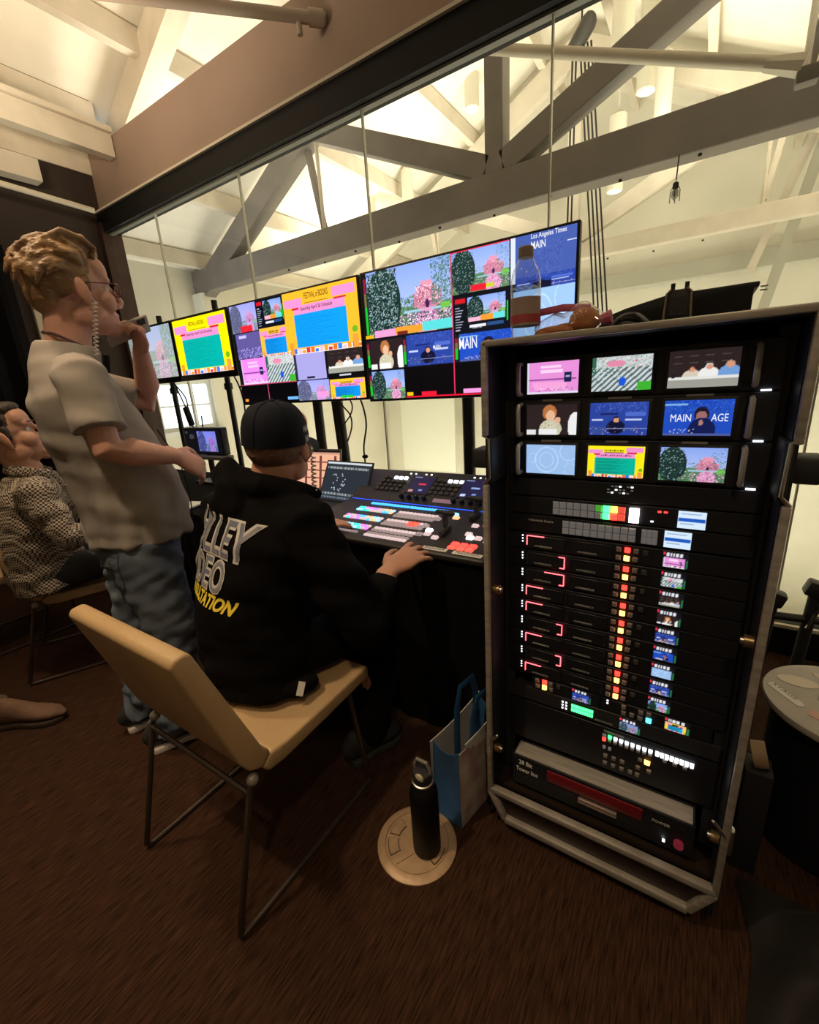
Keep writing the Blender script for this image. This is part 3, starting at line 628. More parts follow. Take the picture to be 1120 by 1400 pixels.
keys(t, [(-.131, .511), (-.131, .503)], .0045, .0035, g_white, 'led', t=.002)
raster('screen', deckscreen(lambda h, w: schedule(h, w, (1, .85, .3), (.1, .65, .85)), 18, 26), (.002, GY-.002, .480), (.053, 0, 0), (0, 0, .035), m_screen, t)
# audio meter unit
t = thing('audio_meter', 'grey rack unit with two rows of green level lights', 'audio meter', (-.147, GY, .43))
faceplate(t, .43, .476, m_gear2)
for row, z in enumerate((.459, .446)):
    keys(t, [(-.2195+.0058*k, z) for k in range(10)], .0049, .010, g_green, 'level_light', t=.002)
keys(t, [(-.246, .462), (-.246, .452), (-.246, .442), (-.236, .462), (-.236, .452), (-.236, .442)], .005, .0045, g_white, 'led', t=.002)
raster('screen', deckscreen(lambda h, w: campus(h, w, (.4, .45, .6, .4)), 16, 22), (-.099, GY-.002, .434), (.050, 0, 0), (0, 0, .037), m_screen, t)
wall_text('lettering', 'AUDIO MONITOR', -.16, GY-.0005, .436, .045, .006, m_dimprint, t)
# switcher panel
t = thing('control_switcher', 'rack switcher panel with rows of small white keys above the red fronted unit', 'switcher', (-.147, GY, .285))
faceplate(t, .285, .425)
for k in range(9):
    x = -.1325+k*.0139
    for row, z in enumerate((.398, .3855)):
        m = {(0, 0): g_dimw, (1, 0): g_red, (0, 1): g_green}.get((row, k), g_white if row == 0 else m_key); keys(t, [(x, z)], .0095, .0085, m)
keys(t, [(-.006+.0108*k, .3975) for k in range(8)], .0088, .0125, g_white, 'cut_key')
keys(t, [(-.131, .360), (-.117, .360)], .008, .008, g_dimw); keys(t, [(.012, .384), (.034, .384), (.056, .384), (-.043, .360)], .0095, .0095, m_key)
keys(t, [(-.026, .3585)], .0135, .0115, g_amber, 'lit_key')
keys(t, [(-.126+.021*k, z) for k in range(4) for z in (.333, .309) if not (k == 3 and z > .32)], .011, .010, m_key); keys(t, [(-.046, .333), (-.020, .333), (-.046, .309)], .011, .010, m_key)
wall_text('lettering', 'TELEVISION STUDIO', -.135, GY-.0005, .409, .05, .006, m_white, t)
# power amplifier pulled forward of the other gear
t = thing('power_conditioner', 'power unit with brushed metal top and dark red front strip low in the rack', 'power unit', (-.147, 1.03, .155))
MB().span((-.37, 1.035, .155), (.09, 1.40, .268)).build('chassis', m_gear2, t)
MB().span((-.365, 1.028, .2685), (.085, 1.079, .2715)).build('top_plate', mat('brushed_plate', (.42, .39, .36), .4, .25, var=.2, vscale=10, stretch=(1, 12, 1)), t)
MB().span((-.372, 1.024, .165), (.092, 1.035, .268)).build('faceplate', m_gear, t, bevel=.002)
MB().span((-.268, 1.019, .222), (-.022, 1.024, .260)).build('red_strip', mat('red_strip', (.16, .006, .012), .4), t, bevel=.002)
wall_text('lettering', '28 Bit', -.352, 1.0235, .24, .04, .016, m_white, t, bold=.002); wall_text('lettering', 'Tower line', -.360, 1.0235, .214, .065, .016, m_white, t, bold=.001)
MB().box((-.13, 1.018, .208), (.10, .012, .016)).build('maker_plate', mat('silver_plate', (.5, .4, .38), .4, .8), t, bevel=.003)
wall_text('lettering', 'POWER', .0, 1.0235, .235, .04, .008, m_white, t)
MB().tube([(.062, 1.024, .20), (.062, 1.012, .20)], .011, 12).build('rocker_switch', glow('dim_switch', (.4, .03, .06), .25), t); key(t, .03, .19, .006, .004, g_white, 'led', y=1.024)
# ------------------------------------------------------------------ monitor wall
m_bez = mat('monitor_bezel', (.006, .006, .007), .35)
m_pole = mat('black_pole', (.012, .012, .013), .4, bump=.05)
MY = 2.18
def multi_left(h, w):
    a = canvas(h, w, (.06, .06, .09)); ton = (.75, .62, 1, .38)
    sub(a, lambda h, w: campus(h, w, ton), 0, 0, .24, .27); R_(a, .08, .21, .19, .27, (.9, .15, .2)); sub(a, deckui, .245, .0, .47, .26)
    R_(a, .02, .28, .25, .53, (.38, .34, .60)); dots(a, .02, .43, .25, .53, 300, [(.55, .5, .85), (.3, .25, .55), (.7, .65, .9)], 2); R_(a, .05, .30, .12, .33, (.8, .75, 1))
    sub(a, lambda h, w: schedule(h, w, (1, .74, .25)), .245, .265, .5, .545)
    sub(a, lambda h, w: pinkstage(h, w)*np.array([1, .92, 1.05]), .03, .54, .26, .80); sub(a, seats, .265, .54, .50, .80)
    sub(a, lambda h, w: schedule(h, w, (1, .74, .18), (.05, .62, .96), False), .47, .0, 1, .555)
    R_(a, .505, .555, .74, .80, (.66, .64, .88)); R_(a, .505, .555, .52, .80, (.2, .2, .3)); R_(a, .59, .77, .65, .79, (.1, .1, .2))
    sub(a, panel3, .755, .555, 1, .76); R_(a, .755, .76, 1, .81, (.03, .03, .04)); R_(a, .83, .775, .91, .79, (.8, .8, .85))
    R_(a, 0, .805, .50, 1, (.015, .015, .03)); R_(a, 0, .80, .50, .808, (.75, .25, .4)); R_(a, .248, .80, .253, 1, (.8, .3, .45)); R_(a, .02, .95, .05, .98, (.95, .6, .2)); R_(a, .41, .95, .5, .98, (.45, .7, .95))
    sub(a, lambda h, w: campus(h, w, ton), .505, .81, .75, 1); R_(a, .65, .92, .74, .97, (.95, .6, .85)); sub(a, lambda h, w: schedule(h, w, (1, .78, .18)), .755, .82, 1, 1); R_(a, .83, .965, .91, .99, (.1, .8, .2))
    return a
def multi_right(h, w):
    a = canvas(h, w, (.04, .05, .08)); sub(a, campus, .03, .0, .485, .50); meter(a, .008, .028, .02, .49)
    R_(a, .06, .445, .2, .5, (.95, .62, .82)); R_(a, .18, .44, .33, .495, (1, .62, .2)); R_(a, .33, .425, .49, .495, (.35, .85, .85)); R_(a, .0, .475, .05, .5, (.9, .7, .1)); R_(a, .19, .475, .25, .5, (.45, .15, .12))
    sub(a, campus, .49, .0, .745, .28); R_(a, .575, .235, .645, .275, (.9, .12, .2)); R_(a, .645, .24, .68, .27, (.8, .8, .2)); R_(a, .485, .0, .49, 1, (.85, .2, .35)); R_(a, .485, .0, .745, .008, (.85, .15, .25))
    sub(a, deckui, .492, .295, .745, .55)
    sub(a, lambda h, w: canvas(h, w, (.27, .36, .66)), .76, .0, 1, .25); dots(a, .83, .06, .95, .26, 900, [(.22, .30, .58), (.33, .43, .75)], 1); R_(a, .75, .0, .77, .28, (.85, .88, .95)); R_(a, .965, .08, 1, .085, (.9, .93, 1))
    sub(a, bluestage, .77, .25, 1, .33); R_(a, .84, .29, .91, .33, (.05, .07, .2))
    sub(a, lambda h, w: swirl(h, w, (.62, .77, .98)), .76, .33, 1, .68)
    sub(a, panel1, .022, .52, .215, .75); meter(a, .0, .02, .52, .75); sub(a, bluestage, .24, .515, .485, .75); meter(a, .218, .236, .52, .75)
    sub(a, mainstage, .515, .555, .76, .75); meter(a, .492, .512, .56, .75); R_(a, .76, .69, 1, .75, (.3, .35, .6))
    sub(a, campus, .02, .77, .215, 1); meter(a, .0, .018, .78, .99); R_(a, .22, .76, .484, .985, (.015, .015, .03)); R_(a, .492, .76, .75, .985, (.015, .015, .03)); R_(a, .22, .985, 1, 1, (.85, .1, .2)); R_(a, .225, .955, .26, .98, (.95, .75, .1)); R_(a, .31, .955, .39, .985, (.9, .1, .2)); R_(a, .53, .95, .63, .98, (.95, .6, .85))
    sub(a, seats, .755, .76, 1, .98)
    return a
def monitor(x0, x1, z0, z1, img, label, b=.012, chin=.014, y=MY, group='monitors hung in a row before the glass'):
    t = thing('monitor', label, 'monitor', ((x0+x1)/2, y, z0), group)
    MB().span((x0, y, z0), (x1, y+.035, z1)).build('housing', m_bez, t, bevel=.004)
    MB().span(((x0+x1)/2-.2, y+.035, (z0+z1)/2-.15), ((x0+x1)/2+.2, y+.06, (z0+z1)/2+.15)).build('rear_cover', m_bez, t, bevel=.004)
    raster('screen', img, (x0+b, y-.0015, z0+chin), (x1-x0-2*b, 0, 0), (0, 0, z1-z0-b-chin), m_bigscreen, t)
    return t
m_ink = mat('caption_ink', (.02, .01, .02), .5); 
mA = monitor(-1.700, -.505, 1.262, 1.968, multi_right(220, 372), 'large monitor at the window showing campus, dark panels and blue stage tiles')
def cap(t, txt, fx, fz, wd, ht, m, box, name='caption', **k):
    x0, x1, z0, z1 = box; return wall_text(name, txt, x0+(x1-x0)*fx, MY-.003, z1-(z1-z0)*fz, wd, ht, m, t, **k)
bA = (-1.700, -.505, 1.262, 1.968)
cap(mA, 'Los Angeles Times', .825, .055, .155, .026, g_cap, bA, bold=.001); cap(mA, 'MAIN', .825, .105, .065, .03, g_cap, bA, bold=.0015)
cap(mA, 'MAIN', .515, .655, .10, .055, g_cap, bA, bold=.0015); cap(mA, 'MAIN', .385, .63, .045, .018, g_cap, bA, bold=.001); cap(mA, 'STREAM PGM', .58, .525, .05, .012, g_cap, bA)
mB_ = monitor(-2.905, -1.712, 1.275, 1.965, multi_left(210, 360), 'large monitor beside it with yellow bordered schedule and many small tiles')
bB = (-2.905, -1.712, 1.275, 1.965)
cap(mB_, 'FESTIVAL of BOOKS', .635, .095, .20, .035, m_ink, bB, bold=.001); cap(mB_, 'Saturday April 26 Schedule', .60, .195, .27, .028, mat('plum_ink', (.16, .03, .14), .6), bB, bold=.001)
mC = monitor(-3.655, -2.93, 1.49, 1.965, schedule(120, 190, (1, .92, .02), (.0, .70, .66), False), 'smaller monitor with bright yellow schedule around a teal panel', .018, .045)
bC = (-3.655, -2.93, 1.49, 1.965)
cap(mC, 'FESTIVAL of BOOKS', .33, .165, .2, .03, m_ink, bC, bold=.001); cap(mC, 'Saturday April 26 Schedule', .255, .315, .34, .026, mat('plum_ink', ()), bC, bold=.001)
mD = monitor(-4.39, -3.67, 1.49, 1.965, campus(120, 190, (.75, .75, .75, .55)), 'smaller grey toned monitor partly hidden behind the raised phone', .018, .045)
# stands: upright poles behind the screens
def stand(x, z1, label, lean=0, r=.022, xb=None):
    t = thing('monitor_stand', label, 'stand', (x, 2.3, 0), 'pole stands carrying the monitors')
    MB().tube([((x if xb is None else xb), 2.30, .02), (x, 2.30, z1)], r, 12).build('pole', m_pole, t, True)
    MB().tube([((x if xb is None else xb), 2.30, 0), ((x if xb is None else xb), 2.30, .02)], .11, 20).build('base_plate', m_pole, t, True)
    MB().tube([(x, 2.30, 1.40), (x, 2.30, 1.45)], r*1.5, 12).build('collar', m_pole, t, True)
    MB().box((x, 2.262, 1.70), (.12, .04, .10)).build('bracket', m_pole, t, bevel=.004)
    return t
stand(-3.22, 2.06, 'black pole stand rising behind the teal schedule monitor'); stand(-4.02, 2.05, 'black pole stand behind the grey toned monitor')
stand(-2.26, 1.80, 'black pole stand seen just behind the cap of the seated man', 0, .034); stand(-2.10, 1.80, 'thicker black pole between the cap and the open laptop', 0, .04, -2.02); stand(-1.10, 1.80, 'square black pole beside the rack under the largest monitor', 0, .035)
stand(-.82, 1.80, 'black pole hidden partly by the left edge of the rack', 0, .03)
# ------------------------------------------------------------------ desk and drape
m_cloth = mat('black_cloth', (.0045, .004, .0045), .95, bump=.25, bscale=25, spec=.1)
m_top = mat('desk_top', (.02, .016, .014), .5)
def desk(x0, x1, label, ph):
    t = thing('draped_table', label, 'table', ((x0+x1)/2, 1.75, 0), 'draped tables along the window')
    MB().span((x0, 1.27, .715), (x1, 2.12, .74)).build('table_top', m_top, t, bevel=.004)
    mb = MB(); n = int((x1-x0)*46); fr = []
    for i in range(n+1):
        x = x0+(x1-x0)*i/n; fr.append((x, 1.262+.016*math.sin(i*1.1+ph)+.008*math.sin(i*.43)))
    mb.add([(x, 1.262, .744) for x, y in fr]+[(x, y-.006, .42) for x, y in fr]+[(x, y-.012-.6*(y-1.262), .012) for x, y in fr], [(k*(n+1)+i, k*(n+1)+i+1, (k+1)*(n+1)+i+1, (k+1)*(n+1)+i) for k in range(2) for i in range(n)])
    mb.add([(x0, 1.262, .744), (x1, 1.262, .744), (x1, 2.13, .744), (x0, 2.13, .744)], [(0, 1, 2, 3)])
    mb.add([(x1, 1.262, .744), (x1, 2.13, .744), (x1, 2.13, .012), (x1, 1.262, .012)], [(0, 1, 2, 3)])
    o = mb.build('table_cloth', m_cloth, t, True)
    for x in (x0+.08, x1-.08):
        for y in (1.36, 2.04): MB().tube([(x, y, 0), (x, y, .715)], .016, 8).build('leg', m_pole, t, True)
desk(-2.38, -.50, 'black draped table under the switcher console beside the rack', 0); desk(-4.55, -2.40, 'black draped table farther left, behind the standing man', 1.3)
# ------------------------------------------------------------------ production switcher console
m_con = mat('console_black', (.020, .017, .018), .42, bump=.03, bscale=150)
cs = thing('switcher_console', 'wide production switcher console with coloured lit key rows and lever arms', 'console', (-1.0, 1.55, .745))
CX0, CX1 = -1.47, -.555
def cz(y): return .775+(y-1.26)*.0875
prof = [(1.245, .748), (1.245, .768), (1.26, .7755), (1.645, cz(1.645)), (1.665, .82), (1.845, .925), (1.87, .92), (1.88, .748)]
MB().prism(prof, lambda u, v, k: ((CX0, CX1)[k], u, v)).build('body', m_con, cs, bevel=.006)
MB().span((CX0+.02, 1.648, cz(1.645)+.002), (CX1-.02, 1.664, cz(1.645)+.004)).build('light_bar', glow('blue_bar', (.02, .10, 1), 1.6), cs)
slope = math.atan(.0875); RX = Matrix.Rotation(slope, 3, 'X')
CK = {}
def ckeys(lst, wd, dp, m, name='key', t=.007):
    k = (wd, dp, m.name, t)
    if k not in CK:
        mb = MB(); b_ = min(wd, dp)*.14; mb.add([(-wd/2, -dp/2, 0), (wd/2, -dp/2, 0), (wd/2, dp/2, 0), (-wd/2, dp/2, 0), (-wd/2+b_, -dp/2+b_, t), (wd/2-b_, -dp/2+b_, t), (wd/2-b_, dp/2-b_, t), (-wd/2+b_, dp/2-b_, t)], [(3, 2, 1, 0), (4, 5, 6, 7), (0, 1, 5, 4), (1, 2, 6, 5), (2, 3, 7, 6), (3, 0, 4, 7)])
        CK[k] = mb.mesh(name); CK[k].materials.append(m)
    for x, y in lst:
        o = D.objects.new(name, CK[k]); COL.objects.link(o); o.location = (x, y, cz(y)-.0005); o.rotation_euler.x = slope; put(o, cs)
g_blue = glow('blue_key_lit', (.05, .35, 1), 2.2); g_vio = glow('violet_key_lit', (.5, .2, 1), 1.6); g_mag = glow('magenta_key_lit', (1, .2, .8), 1.6); g_teal = glow('teal_key_lit', (.05, .8, .6), 1.4); g_sky = glow('sky_key_lit', (.3, .65, 1), 1.5); g_org = glow('orange_key_lit', (1, .5, .25), 1.4); g_pk = glow('pale_key_lit', (.95, .72, .72), .75); g_pk2 = glow('faint_key_lit', (.8, .62, .62), .32)
pal = [g_mag, g_vio, g_blue, g_org, g_sky, g_teal, g_pk]
ckeys([(-1.29+.0182*k, 1.612) for k in range(12)]+[(-1.068+.0182*k, 1.612) for k in range(11)], .0165, .016, g_blue)
pr = random.Random(4)
for y0 in (1.548, 1.525, 1.453, 1.430, 1.365, 1.342):
    for k in range(11):
        m = (pal[(k//2+int(y0*50)) % 6] if pr.random() < .8 else g_pk); ckeys([(-1.312+.0187*k, y0)], .0165, .0175, m)
for j, y0 in enumerate((1.545, 1.522, 1.500, 1.452, 1.430, 1.408, 1.362, 1.340, 1.310, 1.290)):
    for k in range(11):
        m = g_pk2 if (j % 3) else g_pk
        if j in (3, 4) and k in (6, 7, 8): m = g_red if k == 7 else glow('dim_red_key', (1, .15, .1), 1)
        ckeys([(-1.085+.0185*k, y0)], .0165, .0165, m)
ckeys([(-1.312+.0187*k, 1.300) for k in range(10)], .0165, .012, g_pk2)
def lever(x, y):
    o = MB().box((x, y, cz(y)+.012), (.020, .075, .024), RX).build('lever_track', m_gear2, cs, bevel=.003)
    MB().beam((x, y+.01, cz(y)+.02), (x-.005, y+.015, cz(y)+.075), .012, .018, (0, 1, 0)).build('lever_arm', m_gear2, cs)
    MB().tube([(x-.036, y+.015, cz(y)+.08), (x+.026, y+.015, cz(y)+.08)], .011, 10, True).build('lever_handle', m_gear, cs, True)
lever(-.782, 1.40); lever(-.735, 1.575)
for x, y, m in ((-.855, 1.405, g_pink), (-.845, 1.372, g_pk), (-.83, 1.585, g_sky), (-.812, 1.555, g_org), (-.80, 1.352, g_pk), (-.69, 1.42, g_pk), (-.672, 1.393, g_pink), (-.64, 1.395, g_pk), (-.70, 1.50, g_pk), (-.66, 1.52, glow('dim_red_key', (), 1)), (-.63, 1.50, g_pk), (-.88, 1.52, g_pk2), (-.89, 1.44, g_pk2), (-.875, 1.36, g_pk2), (-.60, 1.38, g_pk2), (-.60, 1.45, g_pk2)):
    ckeys([(x, y)], .027, .022, m, 'round_key', .010)
ckeys([(-.700, 1.325), (-.665, 1.325), (-.63, 1.325)], .030, .026, g_red, 'lit_key', .009); ckeys([(-.700, 1.295), (-.665, 1.295), (-.63, 1.295)], .030, .020, glow('dim_red_key', (), 1), 'lit_key', .009)
def tape(x, y, L, txt, tilt):
    o = MB().box((x, y, cz(y)+.0012), (L, .022, .0015), RX).build('label_strip', m_white, cs)
    me = text_mesh(txt, .1, fit=(L*.85, .013)); me.transform(Matrix.Translation((x-L*.42, y-.006, cz(y)+.0025)) @ Matrix.Rotation(slope, 4, 'X')); link('lettering', me, m_ink, o)
tape(-.755, 1.270, .10, 'SHADER', 0); tape(-.625, 1.268, .11, 'TRANSITION', 0)
# raised rear panel
tl = math.atan2(.105, .18); un = V(0, math.cos(tl), math.sin(tl)); nn = V(0, -math.sin(tl), math.cos(tl))
def rear(x, f): return V(x, 1.665, .82)+un*f
RT = Matrix.Rotation(tl, 3, 'X')
def rbox(name, x, f, wd, dp, t, m, parent=cs): return MB().box(rear(x, f)+nn*t/2, (wd, dp, t), RT).build(name, m, parent)
for bx in (-1.33, -1.02):
    for r in range(4):
        for k in range(5): rbox('key', bx+.03*k-.004*r, .15-.028*r, .020, .017, .006, g_white if (r == 0 and k > 1) else m_keyd)
for i, bx in enumerate((-1.165, -.885)):
    img = canvas(24, 30, (.06, .06, .24)); R_(img, .4, .4, .75, .5, (.9, .2, .3) if i == 0 else (.6, .7, .95)); R_(img, .05, .05, .4, .1, (.6, .65, .85)); R_(img, .1, .8, .3, .9, (.8, .6, .5) if i == 0 else (.8, .85, 1)); R_(img, .55, .75, .7, .85, (.5, .6, .9))
    bz = rbox('screen_bezel', bx+.06, .11, .135, .125, .003, m_gear)
    raster('screen', img, rear(bx, .052)+nn*.0042, (.12, 0, 0), un*.115, m_screen, bz)
    for k in range(4):
        p = rear(bx-.005+.042*k, .022); MB().tube([p, p+nn*.022], [.012, .010], 12).build('knob', m_gear, cs, True)
for x in (-1.20, -1.17, -1.11, -1.08, -.85, -.82, -.79): rbox('led', x, .187, .008, .006, .003, g_white)
o = rbox('label_strip', -.945, .020, .10, .024, .002, mat('lilac_label', (.6, .4, .6), .5))
# ------------------------------------------------------------------ laptops
def laptop(cx, cy, z, yawd, w, dp, hh, img, label, m_body, tilt=108):
    t = thing('laptop', label, 'laptop', (cx, cy, z)); R = Matrix.Rotation(math.radians(yawd), 4, 'Z'); T = Matrix.Translation((cx, cy, z)) @ R
    def add(mb, name, m, bv=0, par=t): o_me = mb; me = o_me.mesh(name); me.transform(T); return link(name, me, m, par)
    add(MB().box((0, 0, .009), (w, dp, .016)), 'base', m_body)
    b = add(MB().box((0, .02, .0175), (w*.88, dp*.5, .002)), 'keyboard', m_gear2)
    for r in range(4):
        for k in range(12):
            me_ = MB().box((-w*.40+w*.8*(k+.5)/12, .02+dp*.20-dp*.40*(r+.5)/4, .0195), (w*.8/12*.8, dp*.1*.75, .002)); o = add(me_, 'key', m_keyd, 0, b)
    a = math.radians(tilt); u = V(0, -math.cos(a), math.sin(a)); base = V(0, dp/2, .014)
    lid = MB().beam(base, base+u*hh, .007, w, (1, 0, 0)); l = add(lid, 'lid', m_body)
    n = V(0, -math.sin(a), -math.cos(a)); o0 = np.array(T @ Vector(base+u*.012+V(-w/2+.008, 0, 0)+n*.0045))
    raster('screen', img, o0, np.array(R.to_3x3() @ Vector((w-.016, 0, 0))), np.array(R.to_3x3() @ Vector(u*(hh-.02))), m_screen, l)
    return t
a = canvas(60, 96, (.98, .73, .60)); R_(a, 0, 0, 1, .06, (.1, .09, .1)); R_(a, 0, .06, 1, .12, (.85, .62, .52))
for x in (.22, .55, .88): R_(a, x, .15, x+.05, 1, (.45, .24, .2))
for y in (.3, .52, .72): R_(a, 0, y, 1, y+.035, (.5, .28, .24))
laptop(-1.945, 1.78, .745, 4, .36, .24, .25, a, 'open laptop with peach coloured screen beside the seated man', m_alu, 102)
a = canvas(70, 100, (.16, .19, .23)); R_(a, 0, 0, 1, .06, (.85, .88, .9)); 
for x in np.linspace(.04, .93, 26): R_(a, x, .13, x+.014, .18, (.8, .85, .85)); R_(a, x, .80, x+.014, .86, (.75, .8, .8)); R_(a, x, .90, x+.014, .94, (.6, .65, .7))
dots(a, .2, .3, .5, .75, 22, [(.8, .85, .9)], 2)
laptop(-1.585, 1.56, .745, -3, .34, .26, .235, a, 'open dark laptop with grey software screen next to the console', m_gear2, 118)
# ------------------------------------------------------------------ small things farther along the tables
a = canvas(44, 66, (.06, .06, .08)); sub(a, lambda h, w: campus(h, w, (.45, .4, .95, .5)), .36, .08, .86, .9); E_(a, .2, .3, .07, .1, (.25, .25, .28)); E_(a, .06, .12, .03, .05, (.3, .3, .32))
t = thing('camera_monitor', 'small field monitor showing a violet tower, by the hand of the standing man', 'monitor', (-3.0, 1.83, .745))
MB().span((-3.20, 1.84, .955), (-2.745, 1.89, 1.145)).build('housing', m_gear2, t, bevel=.006)
raster('screen', a, (-3.19, 1.8385, .965), (.435, 0, 0), (0, 0, .17), m_screen, t)
MB().span((-3.1, 1.80, .745), (-2.82, 1.94, .76)).build('foot', m_gear2, t); MB().tube([(-2.97, 1.87, .76), (-2.97, 1.87, .96)], .02, 10).build('neck', m_gear2, t, True)
MB().span((-3.22, 1.80, .925), (-2.73, 1.9, .95)).build('key_ledge', mat('grey_key', ()), t, bevel=.004)
a = canvas(40, 60, (.90, .95, 1)); E_(a, .62, .75, .25, .3, (.55, .85, .45)); E_(a, .85, .85, .15, .2, (.95, .75, .9)); dots(a, .05, .05, .95, .6, 120, [(.6, .75, .95), (.8, .8, .95)], 2); R_(a, .70, .55, .76, .95, (.85, .9, .4))
t = thing('computer_screen', 'bright computer screen with map before the man in the checked shirt', 'monitor', (-4.45, 1.5, .745))
R45 = Matrix.Rotation(math.radians(0), 3, 'Z')
MB().span((-4.62, 1.42, .965), (-4.16, 1.45, 1.31)).build('housing', m_gear2, t, bevel=.005); raster('screen', a, (-4.61, 1.418, .985), (.44, 0, 0), (0, 0, .315), m_screen, t)
MB().tube([(-4.38, 1.45, .76), (-4.38, 1.45, .98)], .018, 10).build('neck', m_gear2, t, True); MB().span((-4.5, 1.38, .745), (-4.26, 1.52, .76)).build('foot', m_gear2, t)
o = thing('desk_lamp', 'small silver gooseneck lamp head on the table behind the hoodie', 'lamp', (-2.42, 1.6, .745))
MB().lathe([(.035, 0), (.035, .012), (.01, .02), (.01, .07), (.018, .09), (.034, .12), (.04, .14), (.03, .165), (.012, .175)], (-2.42, 1.6, .745), 18).build('stem_and_head', m_steel, o, True)
MB().lathe([(.036, .0), (.036, .004)], (-2.42, 1.6, .745+.14), 18).build('rim', m_alu, o, True)
t = thing('notepad', 'small pale green note pad lying at the table edge', 'notepad', (-2.45, 1.38, .745)); MB().box((-2.47, 1.36, .749), (.13, .16, .008), Matrix.Rotation(.3, 3, 'Z')).build('pages', mat('pale_paper', (.6, .75, .68), .7), t); MB().box((-2.47, 1.36, .7535), (.12, .15, .001), Matrix.Rotation(.3, 3, 'Z')).build('top_sheet', mat('paper_white', (.75, .82, .78), .7), t)
# loose cables hanging under and around the screens
def cable(name, pts, r, label, m=None, cat='cable', grp='cables hanging by the monitors'):
    P = [np.array(q, float) for q in pts]; out = []
    for i in range(len(P)-1):
        p0, p1, p2, p3 = P[max(i-1, 0)], P[i], P[i+1], P[min(i+2, len(P)-1)]
        for k in range(8):
            t = k/8; out.append(.5*((2*p1)+(-p0+p2)*t+(2*p0-5*p1+4*p2-p3)*t*t+(-p0+3*p1-3*p2+p3)*t**3))
    out.append(P[-1]); return tag(MB().tube(out, r, 6).build(name, m or m_rope, None, True), label, cat, grp)
cable('cable', [(-1.86, 2.212, 1.36), (-1.86, 2.29, 1.27), (-1.84, 2.3, 1.12), (-1.88, 2.3, .95), (-1.87, 2.3, .75)], .006, 'black cable with a round clip hanging under the gap between large monitors')
tag(MB().ell((-1.875, 2.3, .90), (.022, .02, .014)).build('cable_clip', m_black, None, True), 'round black clip on the cable below the large monitors', 'clip')
cable('cable', [(-3.08, 2.212, 1.56), (-3.07, 2.27, 1.47), (-3.02, 2.27, 1.3), (-3.04, 2.27, 1.0), (-3.0, 2.27, .76)], .006, 'thin cable running down beside the pole of the schedule monitor')
cable('cable', [(-2.96, 2.212, 1.55), (-2.96, 2.26, 1.46), (-2.92, 2.26, 1.40), (-2.99, 2.26, 1.36), (-3.02, 2.26, 1.41), (-2.93, 2.26, 1.43), (-2.88, 2.26, 1.38)], .006, 'small knot of cable tied at the corner of the schedule monitor')
cable('cable', [(-3.93, 2.212, 1.55), (-3.92, 2.27, 1.47), (-3.80, 2.27, 1.34), (-3.82, 2.27, 1.15), (-3.66, 2.27, 1.06), (-3.62, 2.27, 1.2)], .006, 'looped cable under the grey toned monitor, before the daylight window')
t = thing('power_brick', 'black power adapter hanging from its cable before the daylight window', 'adapter', (-3.8, 2.25, 1.15)); MB().box((-3.78, 2.25, 1.2), (.05, .04, .17), Matrix.Rotation(-.3, 3, 'Y')).build('brick', m_black, t, bevel=.01); MB().tube([(-3.80, 2.25, 1.28), (-3.86, 2.214, 1.53)], .006, 6).build('lead', m_rope, t)
for i, (xa, xb) in enumerate(((-2.02, -1.95), (-1.93, -2.03))): cable('cable', [(xa, 2.212, 1.34), (xa, 2.28, 1.25), ((xa+xb)/2+.03, 2.28, 1.18), (xb, 2.28, 1.10), (xb-.05, 2.28, 1.0)], .005, ('crossing cable dangling below the schedule tiles, leaning right', 'crossing cable dangling below the schedule tiles, leaning left')[i])
# ------------------------------------------------------------------ chairs
m_hide = mat('tan_leather', (.50, .335, .175), .45, var=.06, vscale=6, bump=.12, bscale=120)
m_leg = mat('bronze_tube', (.10, .075, .06), .35, .7)
def make_chair(label):
    t = thing('side_chair', label, 'chair', (-1.09, .65, 0), 'tan leather sled chairs'); X0, X1 = -1.335, -.845
    seat = [(.948, .462), (.75, .456), (.60, .452), (.548, .460), (.515, .432), (.53, .408), (.58, .402), (.75, .408), (.948, .418), (.956, .44)]
    back = [(.546, .464), (.526, .490), (.405, .836), (.392, .846), (.365, .842), (.356, .828), (.455, .50), (.478, .455), (.513, .434)]
    o = MB().prism(seat, lambda u, v, k: ((X0, X1)[k], u, v)).build('seat', m_hide, t, bevel=.009, segs=3)
    MB().beam((-1.09, .93, .4625), (-1.09, .60, .4535), .0022, .002).build('seam', mat('seam_brown', (.22, .13, .06), .6), o)
    MB().prism(back, lambda u, v, k: ((X0, X1)[k], u, v)).build('backrest', m_hide, t, bevel=.009, segs=3)
    for x in (X0+.012, X1-.012):
        MB().tube([(x, .50, .425), (x, .475, .40), (x, .372, .02), (x, .376, .009), (x, .40, .008), (x, .90, .008), (x, .915, .014), (x, .905, .05), (x, .86, .41)], .0085, 8).build('leg_frame', m_leg, t, True)
        MB().ell((x, .487, .418), (.014, .016, .016)).build('leg_cap', m_alu, t, True)
    for y, z in ((.47, .39), (.862, .395)): MB().tube([(X0+.012, y, z), (X1-.012, y, z)], .008, 8).build('cross_bar', m_leg, t, True)
    return t
chair = make_chair('tan leather chair in front, under the seated man in the black hoodie')
dup(chair, (-1.72, .20, 0), 'tan leather chair under the man in the checked shirt', -math.radians(25))
dup(chair, (-2.38, .02, 0), 'tan leather chair mostly cut off at the edge, beside the checked shirt')
